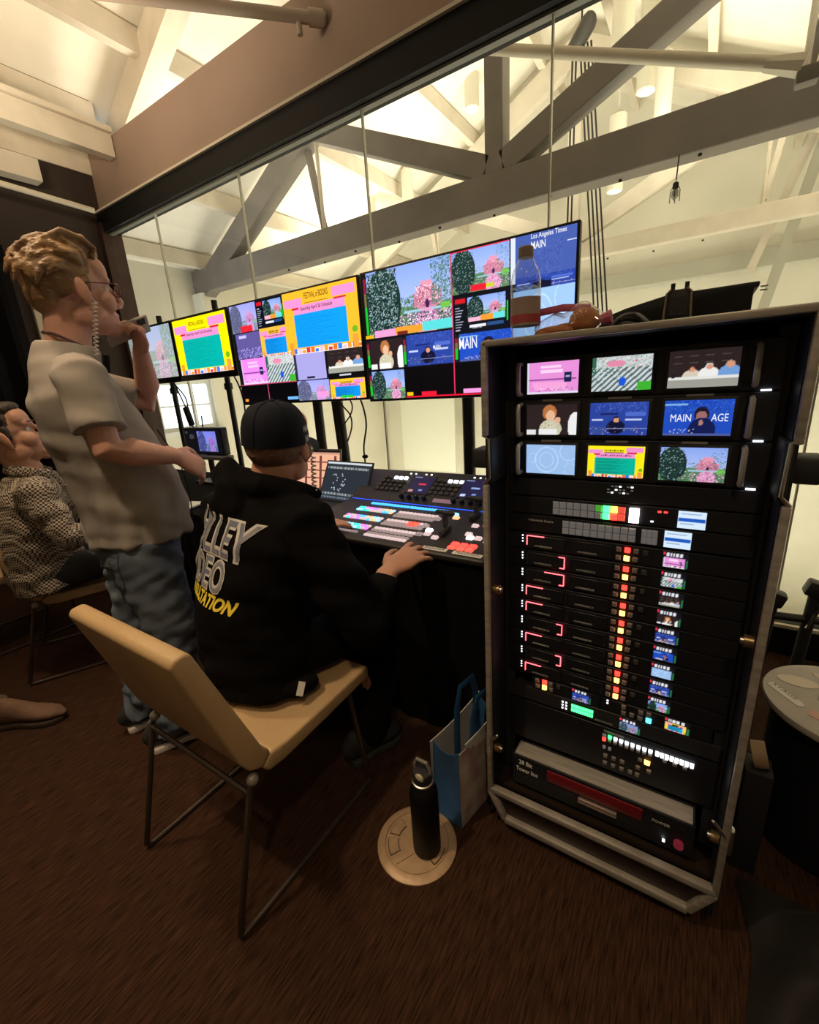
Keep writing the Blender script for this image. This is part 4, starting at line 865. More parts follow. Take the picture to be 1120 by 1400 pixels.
# ------------------------------------------------------------------ floor box, flask, tote bag
m_brz = mat('tan_floor_metal', (.46, .31, .19), .45, .2, var=.12, vscale=25, bump=.1, bscale=90)
fx, fy = -.597, .812
t = thing('floor_box', 'round tan metal floor outlet cover set into the carpet', 'floor box', (fx, fy, 0))
MB().lathe([(.0, .0), (.121, .0), (.121, .004), (.112, .009), (.098, .010), (.096, .006), (.0, .006)][1:6]+[(.004, .006)], (fx, fy, 0), 48).build('cover_ring', m_brz, t, True)
MB().lathe([(.094, .0045), (.094, .0085), (.002, .0085)], (fx, fy, 0), 48).build('lid', m_brz, t, True)
for k, a0 in enumerate((2.75, 3.55, 5.9)):
    pts = [(fx+r*math.cos(a), fy+r*math.sin(a)) for r, aa in ((.086, np.linspace(a0, a0+.62, 7)), (.058, np.linspace(a0+.62, a0, 7))) for a in aa]
    o = MB().prism(pts, lambda u, v, q: (u, v, (.0086, .0112)[q])).build('outlet_flap', m_brz, t)
    pts2 = [(fx+r*math.cos(a), fy+r*math.sin(a)) for r, aa in ((.0885, np.linspace(a0-.03, a0+.65, 7)), (.0555, np.linspace(a0+.65, a0-.03, 7))) for a in aa]
    MB().prism(pts2, lambda u, v, q: (u, v, (.0080, .0088)[q])).build('flap_gap', mat('gap_dark', (.03, .02, .012), .8), o)
MB().beam((fx+.01, fy-.03, .010), (fx-.02, fy-.085, .010), .012, .004).build('hinge', m_brz, t)
t = thing('flask', 'matte black drinking flask with loop cap standing on the floor box', 'bottle', (-.560, .812, .0113))
P = [(.037, 0), (.041, .004), (.0415, .012), (.0415, .205), (.040, .222), (.033, .238), (.026, .246), (.025, .252)]
MB().lathe(P, (-.560, .812, .0113), 32).build('body', mat('flask_black', (.0025, .0025, .003), .5, spec=.25, bump=.05, bscale=300), t, True)
MB().lathe([(.030, .250), (.032, .252), (.032, .258), (.029, .260)], (-.560, .812, .0113), 28).build('collar', m_steel, t, True)
MB().lathe([(.028, .258), (.029, .262), (.029, .280), (.026, .288), (.010, .290)], (-.560, .812, .0113), 28).build('cap', m_gear2, t, True)
MB().tube([(-.583, .815, .287), (-.586, .815, .310), (-.577, .815, .330), (-.545, .815, .330), (-.535, .815, .310), (-.538, .815, .287)], .0055, 8).build('loop', mat('grey_loop', (.16, .15, .13), .5), t, True)
MB().ell((-.556, .79, .295), (.014, .006, .014)).build('clip', mat('clip_tan', (.45, .40, .30), .5), t, True)
m_bblue = mat('tote_blue', (.022, .095, .24), .6, bump=.12, bscale=40); m_bprint = mat('tote_print', (.50, .46, .42), .7, col2=(.32, .19, .18), vscale=16, bump=.1, bscale=40); m_bwht = mat('tote_white', (.52, .50, .47), .7, bump=.1)
t = thing('tote_bag', 'blue and white printed tote bag squeezed against the rack side', 'bag', (-.55, 1.05, 0))
A, B_, C, E4 = V(-.497, .920), V(-.606, .932), V(-.448, 1.17), V(-.556, 1.19)
def wallp(p, q, h0, h1, name, m, sag=0, nrm=None):
    n = 8; mb = MB(); d = (q-p)/np.linalg.norm(q-p); nv = V(d[1], -d[0]) if nrm is None else nrm; g = []
    for th in (0, .003):
        for j in range(6):
            for i in range(n+1):
                f = i/n; v = j/5; zz = (h0+(h1-h0)*f-.02*math.sin(math.pi*f)*sag)*v; b = sag*.014*math.sin(math.pi*f)*math.sin(math.pi*min(1, v*1.0))*(-1 if sag > 1 else 1)
                xy = p+(q-p)*f+nv*(b-th)+(-nv)*.01*v*(1 if sag > 1 else 0); g.append((xy[0], xy[1], .004+zz))
    k = 6*(n+1); fs = [(j*(n+1)+i, j*(n+1)+i+1, (j+1)*(n+1)+i+1, (j+1)*(n+1)+i) for j in range(5) for i in range(n)]
    fs += [tuple(k+q_ for q_ in reversed(f)) for f in fs]; ed = [(5*(n+1)+i, 5*(n+1)+i+1, k+5*(n+1)+i+1, k+5*(n+1)+i) for i in range(n)]
    return mb.add(g, fs+ed).build(name, m, t, True)
wallp(B_, A, .275, .285, 'gusset', m_bblue, 1.5); wallp(A, C, .285, .30, 'printed_side', m_bprint, .5); wallp(E4, B_, .30, .275, 'plain_side', m_bwht, .5); wallp(C, E4, .30, .30, 'gusset', m_bblue, 1.5)
MB().prism([tuple(A), tuple(C), tuple(E4), tuple(B_)], lambda u, v, k: (u, v, .002+.003*k)).build('base', m_bblue, t)
wallp(A+(C-A)*.12, C-(C-A)*.12, .30, .32, 'inner_fold', m_bwht, .3)
def strap(p, q, top):
    mid = (p+q)/2; mb = MB(); P = [V(*p, .10), V(*p, .27), V(*(p*.9+mid*.1), .36), V(*(p*.55+mid*.45), top), V(*(q*.55+mid*.45), top), V(*(q*.9+mid*.1), .36), V(*q, .27), V(*q, .10)]
    mb.tube(P, [(.003, .016)]*8, 8, ref=(q-p).tolist()+[0]); return mb.build('handle', m_bblue, t, True)
strap(V(-.556, 1.02), V(-.537, 1.13), .42); strap(V(-.492, 1.00), V(-.462, 1.12), .42)
# ------------------------------------------------------------------ on top of the rack
t = thing('water_bottle', 'clear plastic water bottle with pale red label on top of the rack', 'bottle', (-.372, 1.10, RZ1))
m_pet = glass_mat('clear_plastic', (.93, .94, .93), 3.0, .08)
c0 = (-.372, 1.10, RZ1)
MB().lathe([(.022, .002), (.033, .0), (.034, .012), (.031, .02), (.034, .03), (.034, .13), (.030, .15), (.017, .178), (.0135, .182), (.0135, .196)], c0, 28).build('body', m_pet, t, True)
MB().lathe([(.030, .004), (.031, .012), (.029, .02), (.031, .03), (.031, .118), (.002, .118)], c0, 24).build('water', glass_mat('water', (.88, .91, .90), 1.0, .02), t, True)
MB().lathe([(.0345, .035), (.0345, .095)], c0, 28).build('label', mat('bottle_label', (.36, .25, .22), .6), t, True)
MB().lathe([(.0350, .040), (.0350, .058)], c0, 28).build('label_band', mat('label_red', (.42, .06, .07), .6), t, True)
MB().lathe([(.0165, .180), (.017, .183), (.017, .200), (.014, .203), (.002, .203)], c0, 24).build('cap', mat('cap_grey', (.30, .24, .20), .5), t, True)
t = thing('bread_bag', 'orange pastries in a clear plastic bag beside the water bottle', 'food bag', (-.275, 1.13, RZ1))
m_bread = mat('orange_bread', (.62, .26, .09), .5, col2=(.42, .13, .04), vscale=25, bump=.3, bscale=60)
for (cx, cy, cz_, rx, ry, rz) in ((-.245, 1.13, RZ1+.034, .034, .028, .030), (-.285, 1.15, RZ1+.018, .05, .028, .018), (-.305, 1.10, RZ1+.014, .045, .02, .014)):
    MB().ell((cx, cy, cz_), (rx, ry, rz)).build('pastry', m_bread, t, True)
me = warp(blob(MB().ell((-.248, 1.13, RZ1+.034), (.046, .038, .040)).ell((-.30, 1.125, RZ1+.024), (.062, .05, .03)).ell((-.215, 1.12, RZ1+.02), (.03, .02, .018)), .006, 2), folds(.003, 5, (70, 70, 70)))
link('plastic_wrap', me, glass_mat('film', (.97, .93, .90), 4.0, .12), t, True)
MB().tube([(-.35, 1.12, RZ1+.062), (-.29, 1.12, RZ1+.066), (-.23, 1.12, RZ1+.058)], [(.002, .008)]*3, 8).build('zip_strip', mat('zip_pink', (.55, .12, .22), .5), t, True)
MB().tube([(-.208, 1.118, RZ1+.030), (-.185, 1.118, RZ1+.034)], [.010, .016], 8).build('tied_end', mat('zip_pink', ()), t, True)
t = thing('gear_case', 'low black case lid with lip lying toward the back of the rack top', 'case', (-.09, 1.45, RZ1))
poly = [(-.265, 0), (.075, 0), (.075, .088), (.085, .088), (.085, .100), (-.10, .098), (-.20, .078), (-.275, .055), (-.275, .046), (-.265, .046)]
MB().prism(poly, lambda u, v, k: (u, 1.40+.18*k, RZ1+v)).build('shell', m_gear, t, bevel=.003)
for z in (.078, .086): MB().beam((.086, 1.39, RZ1+z), (.100, 1.39, RZ1+z), .004, .003).build('tab', m_alu, t)
t = thing('walkie_talkie', 'upright black radio with tan edges leaning on the case lid', 'radio', (-.075, 1.36, RZ1))
MB().prism([(-.032, 0), (.032, 0), (.026, .096), (.018, .102), (-.020, .102), (-.026, .096)], lambda u, v, k: (-.075+u, 1.36+.03*k, RZ1+v)).build('body', m_gear2, t, bevel=.004)
for s in (-1, 1): MB().tube([(-.075+s*.031, 1.358, RZ1+.003), (-.075+s*.026, 1.358, RZ1+.094), (-.075+s*.016, 1.358, RZ1+.103)], .003, 6).build('edge', mat('edge_tan', (.30, .22, .14), .5), t)
for x in (-.090, -.060): MB().tube([(x, 1.375, RZ1+.1), (x, 1.375, RZ1+.118)], .005, 8).build('knob', m_gear2, t, True)
MB().box((-.075, 1.3585, RZ1+.062), (.036, .003, .04)).build('display', mat('radio_face', (.03, .027, .03), .3), t)
t = thing('cable_coil', 'loose grey cables heaped before the case lid on the rack', 'cable', (-.19, 1.36, RZ1))
for i in range(4):
    P = [(-.235+.095*k/9+.004*i, 1.33+.02*math.sin(k*.9+i), RZ1+.006+.006*i+.028*math.sin(math.pi*k/9)*(.6+.2*i)) for k in range(10)]; MB().tube(P, .0045, 7).build('strand', mat('grey_cable', (.12, .12, .13), .5) if i % 2 else m_rope, t, True)
# ------------------------------------------------------------------ right of the rack
m_disc = mat('reel_disc', (.42, .38, .33), .5, var=.08, vscale=10, bump=.05)
rx_, ry_, rz_ = .415, 1.43, .45
t = thing('cable_drum', 'black drum with stickers on its pale round top, right of the rack', 'drum', (rx_, ry_, 0))
MB().lathe([(.15, 0), (.158, .01), (.158, .425), (.15, .43)], (rx_, ry_, 0), 40).build('barrel', m_gear, t, True)
MB().lathe([(.16, .430), (.185, .432), (.187, .440), (.184, .449), (.16, .450), (.012, .450)], (rx_, ry_, 0), 48).build('top_disc', m_disc, t, True)
MB().lathe([(.066, .4502), (.066, .4522), (.060, .4524), (.060, .4502)], (rx_, ry_, 0), 36).build('hub_ring', mat('hub_grey', (.33, .30, .27), .5), t, True)
MB().lathe([(.020, .4505), (.020, .4512), (.002, .4512)], (rx_, ry_, 0), 24).build('hub_hole', m_black, t)
def sticker(name, poly, m): return MB().prism(poly, lambda u, v, k: (rx_+u, ry_+v, .4503+.0012*k)).build(name, m, t)
sticker('sticker', [(-.10+.048*math.cos(a), .065+.026*math.sin(a)) for a in np.linspace(0, 6.1, 22)], mat('sticker_cream', (.70, .60, .48), .6))
s_ = sticker('sticker', [(-.175, .015), (-.160, .032), (-.105, -.035), (-.10, -.055), (-.118, -.058)], mat('sticker_white', (.78, .74, .70), .6))
sticker('sticker', [(-.085, -.055), (-.10, -.085), (-.02, -.135), (.0, -.105)], mat('sticker_pink', (.62, .36, .30), .6))
sticker('sticker', [(-.06, .13), (-.05, .105), (.10, .11), (.09, .14)], mat('sticker_pale', (.66, .56, .50), .6))
sticker('sticker', [(.03+.016*math.cos(a), -.085+.016*math.sin(a)) for a in np.linspace(0, 6.1, 14)], mat('sticker_green', (.5, .58, .38), .6))
me = text_mesh('STAGE', .1, fit=(.07, .012)); me.transform(Matrix.Translation((rx_-.163, ry_+.018, .4522)) @ Matrix.Rotation(-.86, 4, 'Z')); link('lettering', me, m_ink, s_)
t = thing('tripod_head', 'black clamps and folded stand parts below the window sill behind the drum', 'stand', (.42, 2.1, 0))
for x, h in ((.30, .44), (.42, .50), (.55, .46)):
    p = MB().tube([(x, 2.1, 0), (x+.02, 2.1, h)], .02, 10).build('leg', m_gear2, t, True); MB().box((x+.02, 2.1, h), (.07, .06, .06), Matrix.Rotation(.3, 3, 'Y')).build('clamp', m_gear2, p, bevel=.01)
MB().tube([(.30, 2.1, .36), (.60, 2.1, .38)], .016, 10).build('cross_bar', m_gear2, t, True); MB().tube([(.47, 2.08, .48), (.43, 2.08, .34)], .006, 8).build('lever', m_steel, t, True)
t = thing('tape_roll', 'roll of tan tape leaning between rack and drum', 'tape', (.215, 1.30, .0))
MB().lathe([(.024, 0), (.034, 0), (.034, .03), (.024, .03)], (.205, 1.24, .36), 24, Matrix.Rotation(1.3, 3, 'Y')).build('roll', mat('tan_tape', (.32, .22, .12), .6), t, True); MB().span((.19, 1.2, 0), (.25, 1.27, .335)).build('carton', m_gear2, t, bevel=.004)
# black cloth heap on the floor, far right
mb = MB(); n = 44; g = []
for j in range(n):
    for i in range(n):
        u, v = i/(n-1), j/(n-1); x = .22+.55*u; y = .55+.62*v; e_ = min(1, 4*min(u, v, 1-u, 1-v)); z = .006+e_*(.10+.05*math.sin(9*u+4*v)+.045*math.sin(17*u-11*v)+.03*math.sin(23*v+5*u)+.06*v)
        g.append((x+.01*math.sin(11*v), y, max(.004, z)))
mb.add(g, [(j*n+i, j*n+i+1, (j+1)*n+i+1, (j+1)*n+i) for j in range(n-1) for i in range(n-1)])
tag(mb.build('cloth_heap', mat('heap_black', (.010, .008, .007), .8, bump=.2), None, True), 'crumpled black cloth heaped on the floor right of the rack', 'cloth')
# brown shoe reaching in from the edge
m_suede = mat('brown_suede', (.17, .095, .062), .85, var=.12, vscale=20, bump=.15)
sh = thing('shoe', 'brown suede shoe on the carpet at the edge of the picture', 'shoe', (-2.45, .42, 0))
def shoe_mesh(toe, heel, s=1.0, top=.085):
    d = np.array(toe)-np.array(heel); d = np.append(d, 0); L = np.linalg.norm(d); d /= L; sd = V(-d[1], d[0], 0); o = np.append(np.array(heel), 0); mb = MB()
    st = [(0.02, .028, .045), (.10, .036, .06), (.25, .037, .062), (.42, .036, .050), (.58, .041, .036), (.75, .045, .029), (.90, .038, .023), (.99, .018, .014)]
    P = [o+d*L*f+V(0, 0, .022+h*.9) for f, wd, h in st]; mb.tube(P, [(wd*s, h*.98) for f, wd, h in st], 16, True, (0, 0, 1))
    sole = [(0.0, .024), (.05, .034), (.2, .035), (.42, .031), (.62, .044), (.80, .046), (.93, .034), (1.0, .012)]
    poly = [(f*L, wd*s*1.06) for f, wd in sole]+[(f*L, -wd*s*1.06) for f, wd in reversed(sole)]
    so = MB().prism(poly, lambda u, v, k: tuple(o+d*u+sd*v+V(0, 0, .001+.024*k)))
    return mb, so
u_, so_ = shoe_mesh((-2.27, .49), (-2.50, .30), 1.05)
def cut(me, z): return warp(me, lambda a, n: np.column_stack([a[:, 0], a[:, 1], np.maximum(a[:, 2], z)]))
link('upper', cut(blob(u_, .005, 3), .02), m_suede, sh, True); so_.build('sole', mat('sole_brown', (.05, .03, .02), .7), sh, bevel=.004)
MB().tube([(-2.475, .325, .10), (-2.47, .33, .135)], [(.036, .036), (.038, .038)], 14).build('cuff', mat('sock_brown', (.10, .06, .04), .9), sh, True)
# ------------------------------------------------------------------ people
m_skin = mat('skin', (.58, .30, .21), .5, var=.08, vscale=12, bump=.05, bscale=200)
m_skin2 = mat('skin_rosy', (.63, .335, .255), .5, var=.08, vscale=12, bump=.05, bscale=200)
m_eye = mat('eye_white', (.7, .68, .64), .2); m_iris = mat('iris', (.05, .04, .035), .2)
def frame(F, pitch=0, rollx=0):
    f = V(F[0], F[1], 0); f /= np.linalg.norm(f); r = V(f[1], -f[0], 0); u = V(0, 0, 1)
    c, s = math.cos(pitch), math.sin(pitch); f, u = f*c+u*s, u*c-f*s
    c, s = math.cos(rollx), math.sin(rollx); r, u = r*c+u*s, u*c-r*s
    return np.column_stack([r, f, u])
def head_shapes(mb, c, M, s):
    R = Matrix(M.tolist()); c = np.array(c); L = lambda x, y, z: c+M@(V(x, y, z)*s)
    def e(p, r, rot=None): mb.ell(L(*p), np.array(r)*s, (R @ rot) if rot else R, 18)
    e((0, -.012, .035), (.077, .098, .088)); e((0, .030, -.030), (.062, .064, .088)); e((0, .048, -.080), (.046, .044, .036)); e((0, .080, -.106), (.022, .020, .017))
    e((0, .076, .034), (.054, .024, .016)); e((0, .058, .058), (.064, .040, .048)); e((0, .074, -.064), (.034, .022, .034))
    for q in (-1, 1):
        e((q*.038, .062, -.028), (.030, .032, .034)); e((q*.052, .010, -.065), (.018, .045, .035)); e((q*.080, .0, -.006), (.008, .018, .034), Matrix.Rotation(q*-.35, 3, 'Z') @ Matrix.Rotation(.2, 3, 'X')); e((q*.079, .006, -.034), (.007, .010, .012))
        e((q*.011, .104, -.034), (.010, .011, .009))
    mb.tube([L(0, .088, .026), L(0, .104, .006), L(0, .122, -.022), L(0, .114, -.030)], [.008*s, .009*s, .0105*s, .010*s], 10, True)
    e((0, .092, -.060), (.024, .012, .0065)); e((0, .090, -.073), (.021, .012, .0075)); e((0, .085, -.088), (.03, .012, .012))
    return L
def eyes(L, s, parent, M):
    for q in (-1, 1):
        o = MB().ell(L(q*.031, .073, .008), .0125*s).build('eye', m_eye, parent, True); MB().ell(L(q*.031, .0815, .008), .0055*s).build('iris', m_iris, o, True)
def hand_shapes(mb, wrist, d, nrm, s=1.0, thumb=1, curl=(.25, .35, .3), spread=.10, knuck=.085):
    """wrist, d: direction to the fingers, nrm: back of the hand, thumb: +1 on the right of (d, nrm)"""
    wrist = np.array(wrist, float); d = np.array(d, float)/np.linalg.norm(d); nrm = np.array(nrm, float); nrm = nrm-d*(nrm@d); nrm /= np.linalg.norm(nrm); sd = np.cross(d, nrm)*thumb
    mb.tube([wrist-d*.03*s, wrist+d*.012*s, wrist+d*.05*s, wrist+d*knuck*s], [(.024*s, .018*s), (.028*s, .0175*s), (.039*s, .0165*s), (.040*s, .0125*s)], 16, True, nrm)
    for i, (off, ln) in enumerate(((.030, .070), (.0105, .080), (-.0095, .076), (-.0285, .060))):
        p = wrist+d*(knuck-.006)*s+sd*off*s; a = 0; pts = [p]; rr = [.0098*s]; dd = d*math.cos(spread*(1.5-i)*.5)+sd*math.sin(spread*(1.5-i)*.5); ax = dd.copy()
        for k in range(3):
            a += curl[k]; v = ax*math.cos(a)-nrm*math.sin(a); p = p+v*ln*s*(.46, .31, .25)[k]; pts.append(p); rr.append((.0090, .0082, .0068)[k]*s)
        mb.tube(pts, rr, 10, True)
    b = wrist+d*.022*s+sd*.026*s; t1 = b+(d*.55+sd*.75-nrm*.25)*.036*s; t2 = t1+(d*.85+sd*.30-nrm*.35)*.032*s; t3 = t2+(d*.95+sd*.02-nrm*.4)*.024*s
    mb.tube([b-d*.01*s, t1, t2, t3], [.014*s, .0115*s, .0100*s, .0075*s], 10, True)
def decal(name, me, c, u, v, n, tree, m, parent, off=.0022):
    """print a flat mesh (x, y) onto a surface seen along -n"""
    bm = bmesh.new(); bm.from_mesh(me); bmesh.ops.triangulate(bm, faces=bm.faces)
    for _ in range(3):
        es = [e for e in bm.edges if e.calc_length() > .016]
        if not es: break
        bmesh.ops.subdivide_edges(bm, edges=es, cuts=1); bmesh.ops.triangulate(bm, faces=[f for f in bm.faces if len(f.verts) > 3])
    c, u, v, n = (Vector(q) for q in (c, u, v, n))
    for w_ in bm.verts:
        p = c+u*w_.co.x+v*w_.co.y+n*.3; h = tree.ray_cast(p, -n, .8)
        w_.co = (h[0]+n*off) if h[0] is not None else (c+u*w_.co.x+v*w_.co.y-n*.2)
    bm.to_mesh(me); bm.free(); return link(name, me, m, parent)
def centred(txt, wd, ht, **k):
    me = text_mesh(txt, .1, fit=(wd, ht), **k); me.transform(Matrix.Translation((-wd/2, -ht/2, 0))); return me
def tree_of(me): return BVHTree.FromPolygons([v.co.copy() for v in me.vertices], [tuple(p.vertices) for p in me.polygons])
def shoe(parent, toe, heel, z=0, mu=None, ms=None, s=1.0):
    a, b = shoe_mesh(toe, heel, s); o = link('shoe', cut(blob(a, .006, 3), .02), mu, parent, True); b.build('sole', ms, o, bevel=.004); return o
def hair_tufts(mb, L, s, n, seed, top, back, ln=.05, rad=.012, lift=.02):
    r = random.Random(seed)
    for _ in range(n):
        th = r.uniform(-1.35, 1.35); ph = r.uniform(*top)     # across, front to back over the crown
        x = .080*math.sin(th); cy = math.cos(th); y = -.02+.098*math.sin(ph)*(.35+.65*cy); z = .042+.088*math.cos(ph)*cy
        p = V(x, y, z); nrm = V(x/.08, (y+.02)/.098*.9, (z-.042)/.088); nrm /= np.linalg.norm(nrm)
        dr = np.cross(V(1, 0, 0), nrm)+V(.35*r.uniform(-1, 1), 0, .1*r.uniform(-1, 1)); dr = dr-nrm*(dr@nrm); dr /= np.linalg.norm(dr); q = ln*r.uniform(.6, 1.2)
        a = p; b = p+nrm*lift*.8+dr*q*.5; c = p+nrm*lift*.35+dr*q
        mb.tube([L(*a), L(*b), L(*c)], [rad*s, rad*.95*s, rad*.35*s], 8, True)
# ---------------------------------------------------- the standing man
P0, F0 = V(-1.78, .70, 0), V(.3, .954, 0); F0 /= np.linalg.norm(F0); R0 = V(F0[1], -F0[0], 0)
S = lambda f, r, z: P0+F0*f+R0*r+V(0, 0, z)
st = thing('person', 'standing man in grey t-shirt and blue jeans holding a phone to his mouth', 'person', tuple(S(-.05, 0, 0)))
Mh = frame((F0[0]*math.cos(.20)-F0[1]*math.sin(.20), F0[0]*math.sin(.20)+F0[1]*math.cos(.20)), .05)
hs = 1.12; hc = S(.045, -.005, 1.706); mb = MB(); L1 = head_shapes(mb, hc, Mh, hs)
mb.tube([L1(0, -.030, -.03), S(.0, 0, 1.57), S(-.02, 0, 1.45)], [(.060, .062), (.060, .064), (.066, .06)], 18)
mb.tube([S(-.02, 0, 1.40), S(-.01, 0, 1.3), S(.05, 0, 1.08), S(.06, 0, .86)], [(.15, .09), (.16, .11), (.155, .12), (.16, .12)], 18, True, F0)
wR = S(.197, .205, 1.160); eR = S(.005, .268, 1.215); sR = S(-.01, .19, 1.435)
mb.tube([sR-V(0, 0, .03), S(.0, .24, 1.33), eR, eR+(wR-eR)*.3, eR+(wR-eR)*.7, wR], [.042, .047, .043, .047, .036, .027], 14, True)
hand_shapes(mb, wR+(wR-eR)/np.linalg.norm(wR-eR)*.01, S(.275, .178, 1.105)-wR, V(0, 0, 1)*.55+R0*.8+F0*.2, 1.12, -1, (.45, .5, .35), .05)
sL = S(.0, -.19, 1.435); eL = S(.235, -.225, 1.345); wL = S(.215, -.080, 1.535)
mb.tube([sL-V(0, 0, .03), (sL+eL)/2, eL, eL+(wL-eL)*.35, wL], [.042, .048, .043, .045, .028], 14, True)
hand_shapes(mb, wL, V(*(S(.215, -.040, 1.62)-wL)), F0*.85-R0*.3+V(0, 0, .1), 1.05, -1, (.9, 1.0, .7), .04, .08)
aR, aL, kR, kL, hR, hL = S(-.015, .105, .09), S(-.075, -.105, .09), S(.08, .125, .50), S(.0, -.11, .50), S(.055, .095, .84), S(.045, -.095, .84)
for h_, k_, a_ in ((hR, kR, aR), (hL, kL, aL)): mb.tube([h_, k_, a_], [.075, .055, .038], 12, True)
body = link('body', blob(mb, .0055, 4), m_skin2, st, True)
eyes(L1, hs, body, Mh)
# hair
mb = MB(); R_h = Matrix(Mh.tolist())
mb.ell(L1(0, -.026, .047), V(.083, .100, .093)*hs, R_h, 20); mb.ell(L1(0, .012, .108), V(.066, .078, .042)*hs, R_h, 18); mb.ell(L1(0, -.075, .0), V(.062, .044, .062)*hs, R_h, 16); mb.ell(L1(.0, .040, .105), V(.055, .034, .026)*hs, R_h, 16)
for q in (-1, 1): mb.ell(L1(q*.074, .016, .016), V(.008, .012, .026)*hs, R_h)
hair_tufts(mb, L1, hs, 110, 3, (-1.2, .85), 0, .055, .010, .015); 
for k in range(14): x = -.055+.0085*k; yq = .010*(1-(x/.06)**2); mb.tube([L1(x*.95, .056+yq, .085), L1(x, .060+yq+.005*math.sin(k*2.1), .108+.005*math.sin(k)), L1(x*1.05, .040+yq, .130+.006*math.sin(k*1.7)), L1(x*1.1, -.005, .140+.006*math.sin(k*2)), L1(x*1.1, -.06, .120)], [.006*hs, .010*hs, .012*hs, .012*hs, .006], 8, True)
link('hair', blob(mb, .0045, 2), mat('sandy_hair', (.16, .085, .04), .5, col2=(.40, .235, .11), vscale=9, stretch=(2, 1, 3), bump=.5, bscale=45), st, True)
# glasses, earpiece coil
m_wire = mat('brown_wire', (.10, .02, .015), .4)
gl = MB()
for q in (-1, 1):
    C = [L1(q*(.036+.022*math.cos(a)), .108-.006*abs(math.cos(a)), .006+.018*math.sin(a)) for a in np.linspace(0, 2*math.pi, 17)]
    gl.tube(C, .0016, 6); gl.tube([L1(q*.058, .104, .014), L1(q*.074, .085, .018), L1(q*.083, .012, .016), L1(q*.084, -.006, .0)], .0017, 6)
gl.tube([L1(-.014, .108, .010), L1(0, .112, .014), L1(.014, .108, .010)], .0016, 6)
g = gl.build('glasses', m_wire, st, True)
for q in (-1, 1): MB().lathe([(.021*hs, -.0006), (.021*hs, .0006)], L1(q*.036, .107, .006), 18, R_h @ Matrix.Rotation(math.pi/2, 3, 'X')).build('lens', glass_mat('lens_glass', (.95, .96, .97), 6, .02), g)
def coil(p, q, n, r, wire):
    p = np.array(p); q = np.array(q); d = q-p; d /= np.linalg.norm(d); a_ = np.cross(d, V(0, 0, 1)); a_ /= np.linalg.norm(a_); b_ = np.cross(d, a_)
    return [p+(q-p)*t+(a_*math.cos(t*n*6.283)+b_*math.sin(t*n*6.283))*r for t in np.linspace(0, 1, n*9)]
m_coil = mat('coil_clear', (.62, .56, .52), .3, spec=.8)
MB().tube([L1(.083, .014, -.02)]+coil(L1(.088, .018, -.035), S(.055, .085, 1.50), 13, .0065, 0), .0022, 6).build('earpiece_coil', m_coil, st, True)
MB().box(S(.075, .10, 1.478), (.020, .018, .06), Matrix.Rotation(.4, 3, 'Y')).build('collar_clip', m_black, st, bevel=.003)
mb = MB(); mb.tube([S(.065, .045, 1.49), S(.025, .078, 1.535), S(-.04, .062, 1.572), S(-.065, 0, 1.585), S(-.04, -.062, 1.572), S(.025, -.075, 1.535), S(.07, -.03, 1.48)], [(.003, .005)]*7, 8)
mb.build('lanyard', mat('lanyard_dark', (.06, .02, .025), .7), st, True)
MB().tube([S(.185, .075, 1.25), S(.235, .085, 1.12), S(.245, .09, 1.0), S(.238, .09, .90)], .0025, 6).build('earpiece_wire', m_black, st, True)
# t-shirt
mb = MB()
mb.tube([S(.07, 0, .862), S(.072, 0, .95), S(.062, 0, 1.05), S(.038, 0, 1.16), S(.0, 0, 1.28), S(-.022, 0, 1.39), S(-.02, 0, 1.455), S(-.015, 0, 1.50), S(-.008, 0, 1.548)],
        [(.203, .174), (.202, .175), (.195, .172), (.192, .165), (.197, .150), (.198, .134), (.165, .108), (.118, .100), (.088, .086)], 28, False, F0)
for sg, sh_, e_ in ((1, sR, eR), (-1, sL, eL)):
    d = e_-sh_; mb.tube([sh_-R0*sg*.05+V(0, 0, .012), sh_+R0*sg*.012+V(0, 0, .0), sh_+d*.45+R0*sg*.01, sh_+d*.74+R0*sg*.008], [.070, .073, .070, .075], 20, False)
me = blob(mb, .0075, 5)
def tee(a, n):
    a = folds(.0032, 11, (26, 26, 58), 8)(a, n); lo = np.clip((1.20-a[:, 2])/.3, 0, 1)
    rad = a[:, :2]-S(.06, 0, 0)[:2]; ang = np.arctan2(rad[:, 1], rad[:, 0]); k = (.006*np.sin(ang*9+a[:, 2]*9)+.004*np.sin(ang*15-a[:, 2]*17))*lo
    return a+n*k[:, None]
link('t_shirt', warp(me, tee), mat('grey_cotton', (.34, .305, .28), .9, var=.06, vscale=8, bump=.15, bscale=500, spec=.1), st, True)
# jeans
mb = MB()
mb.tube([S(.062, 0, .90), S(.06, 0, .85), S(.05, 0, .76)], [(.160, .130), (.172, .140), (.165, .135)], 24, False, F0)
mb.tube([hR+V(0, 0, .03), S(.062, .105, .72), kR, S(.055, .12, .30), S(.0, .108, .10), S(-.005, .107, .06)], [(.098, .115), (.098, .112), (.082, .088), (.075, .078), (.07, .07), (.072, .072)], 20, False, F0)
mb.tube([hL+V(0, 0, .03), S(.035, -.105, .72), kL, S(-.03, -.11, .30), S(-.06, -.106, .10), S(-.063, -.106, .06)], [(.098, .115), (.098, .112), (.082, .088), (.075, .078), (.07, .07), (.072, .072)], 20, False, F0)
me = blob(mb, .008, 4)
def jean(a, n):
    a = folds(.0048, 21, (26, 26, 55), 8)(a, n); lo = np.clip((.55-a[:, 2])/.3, 0, 1)
    return a+n*(.009*np.sin(a[:, 2]*48+4*np.sin(a[:, 0]*20)+3*a[:, 1]*9)*lo)[:, None]
jo = link('jeans', warp(me, jean), mat('denim', (.075, .095, .135), .85, col2=(.17, .20, .25), vscale=5, bump=.25, bscale=350, spec=.15), st, True)
tr = tree_of(me)
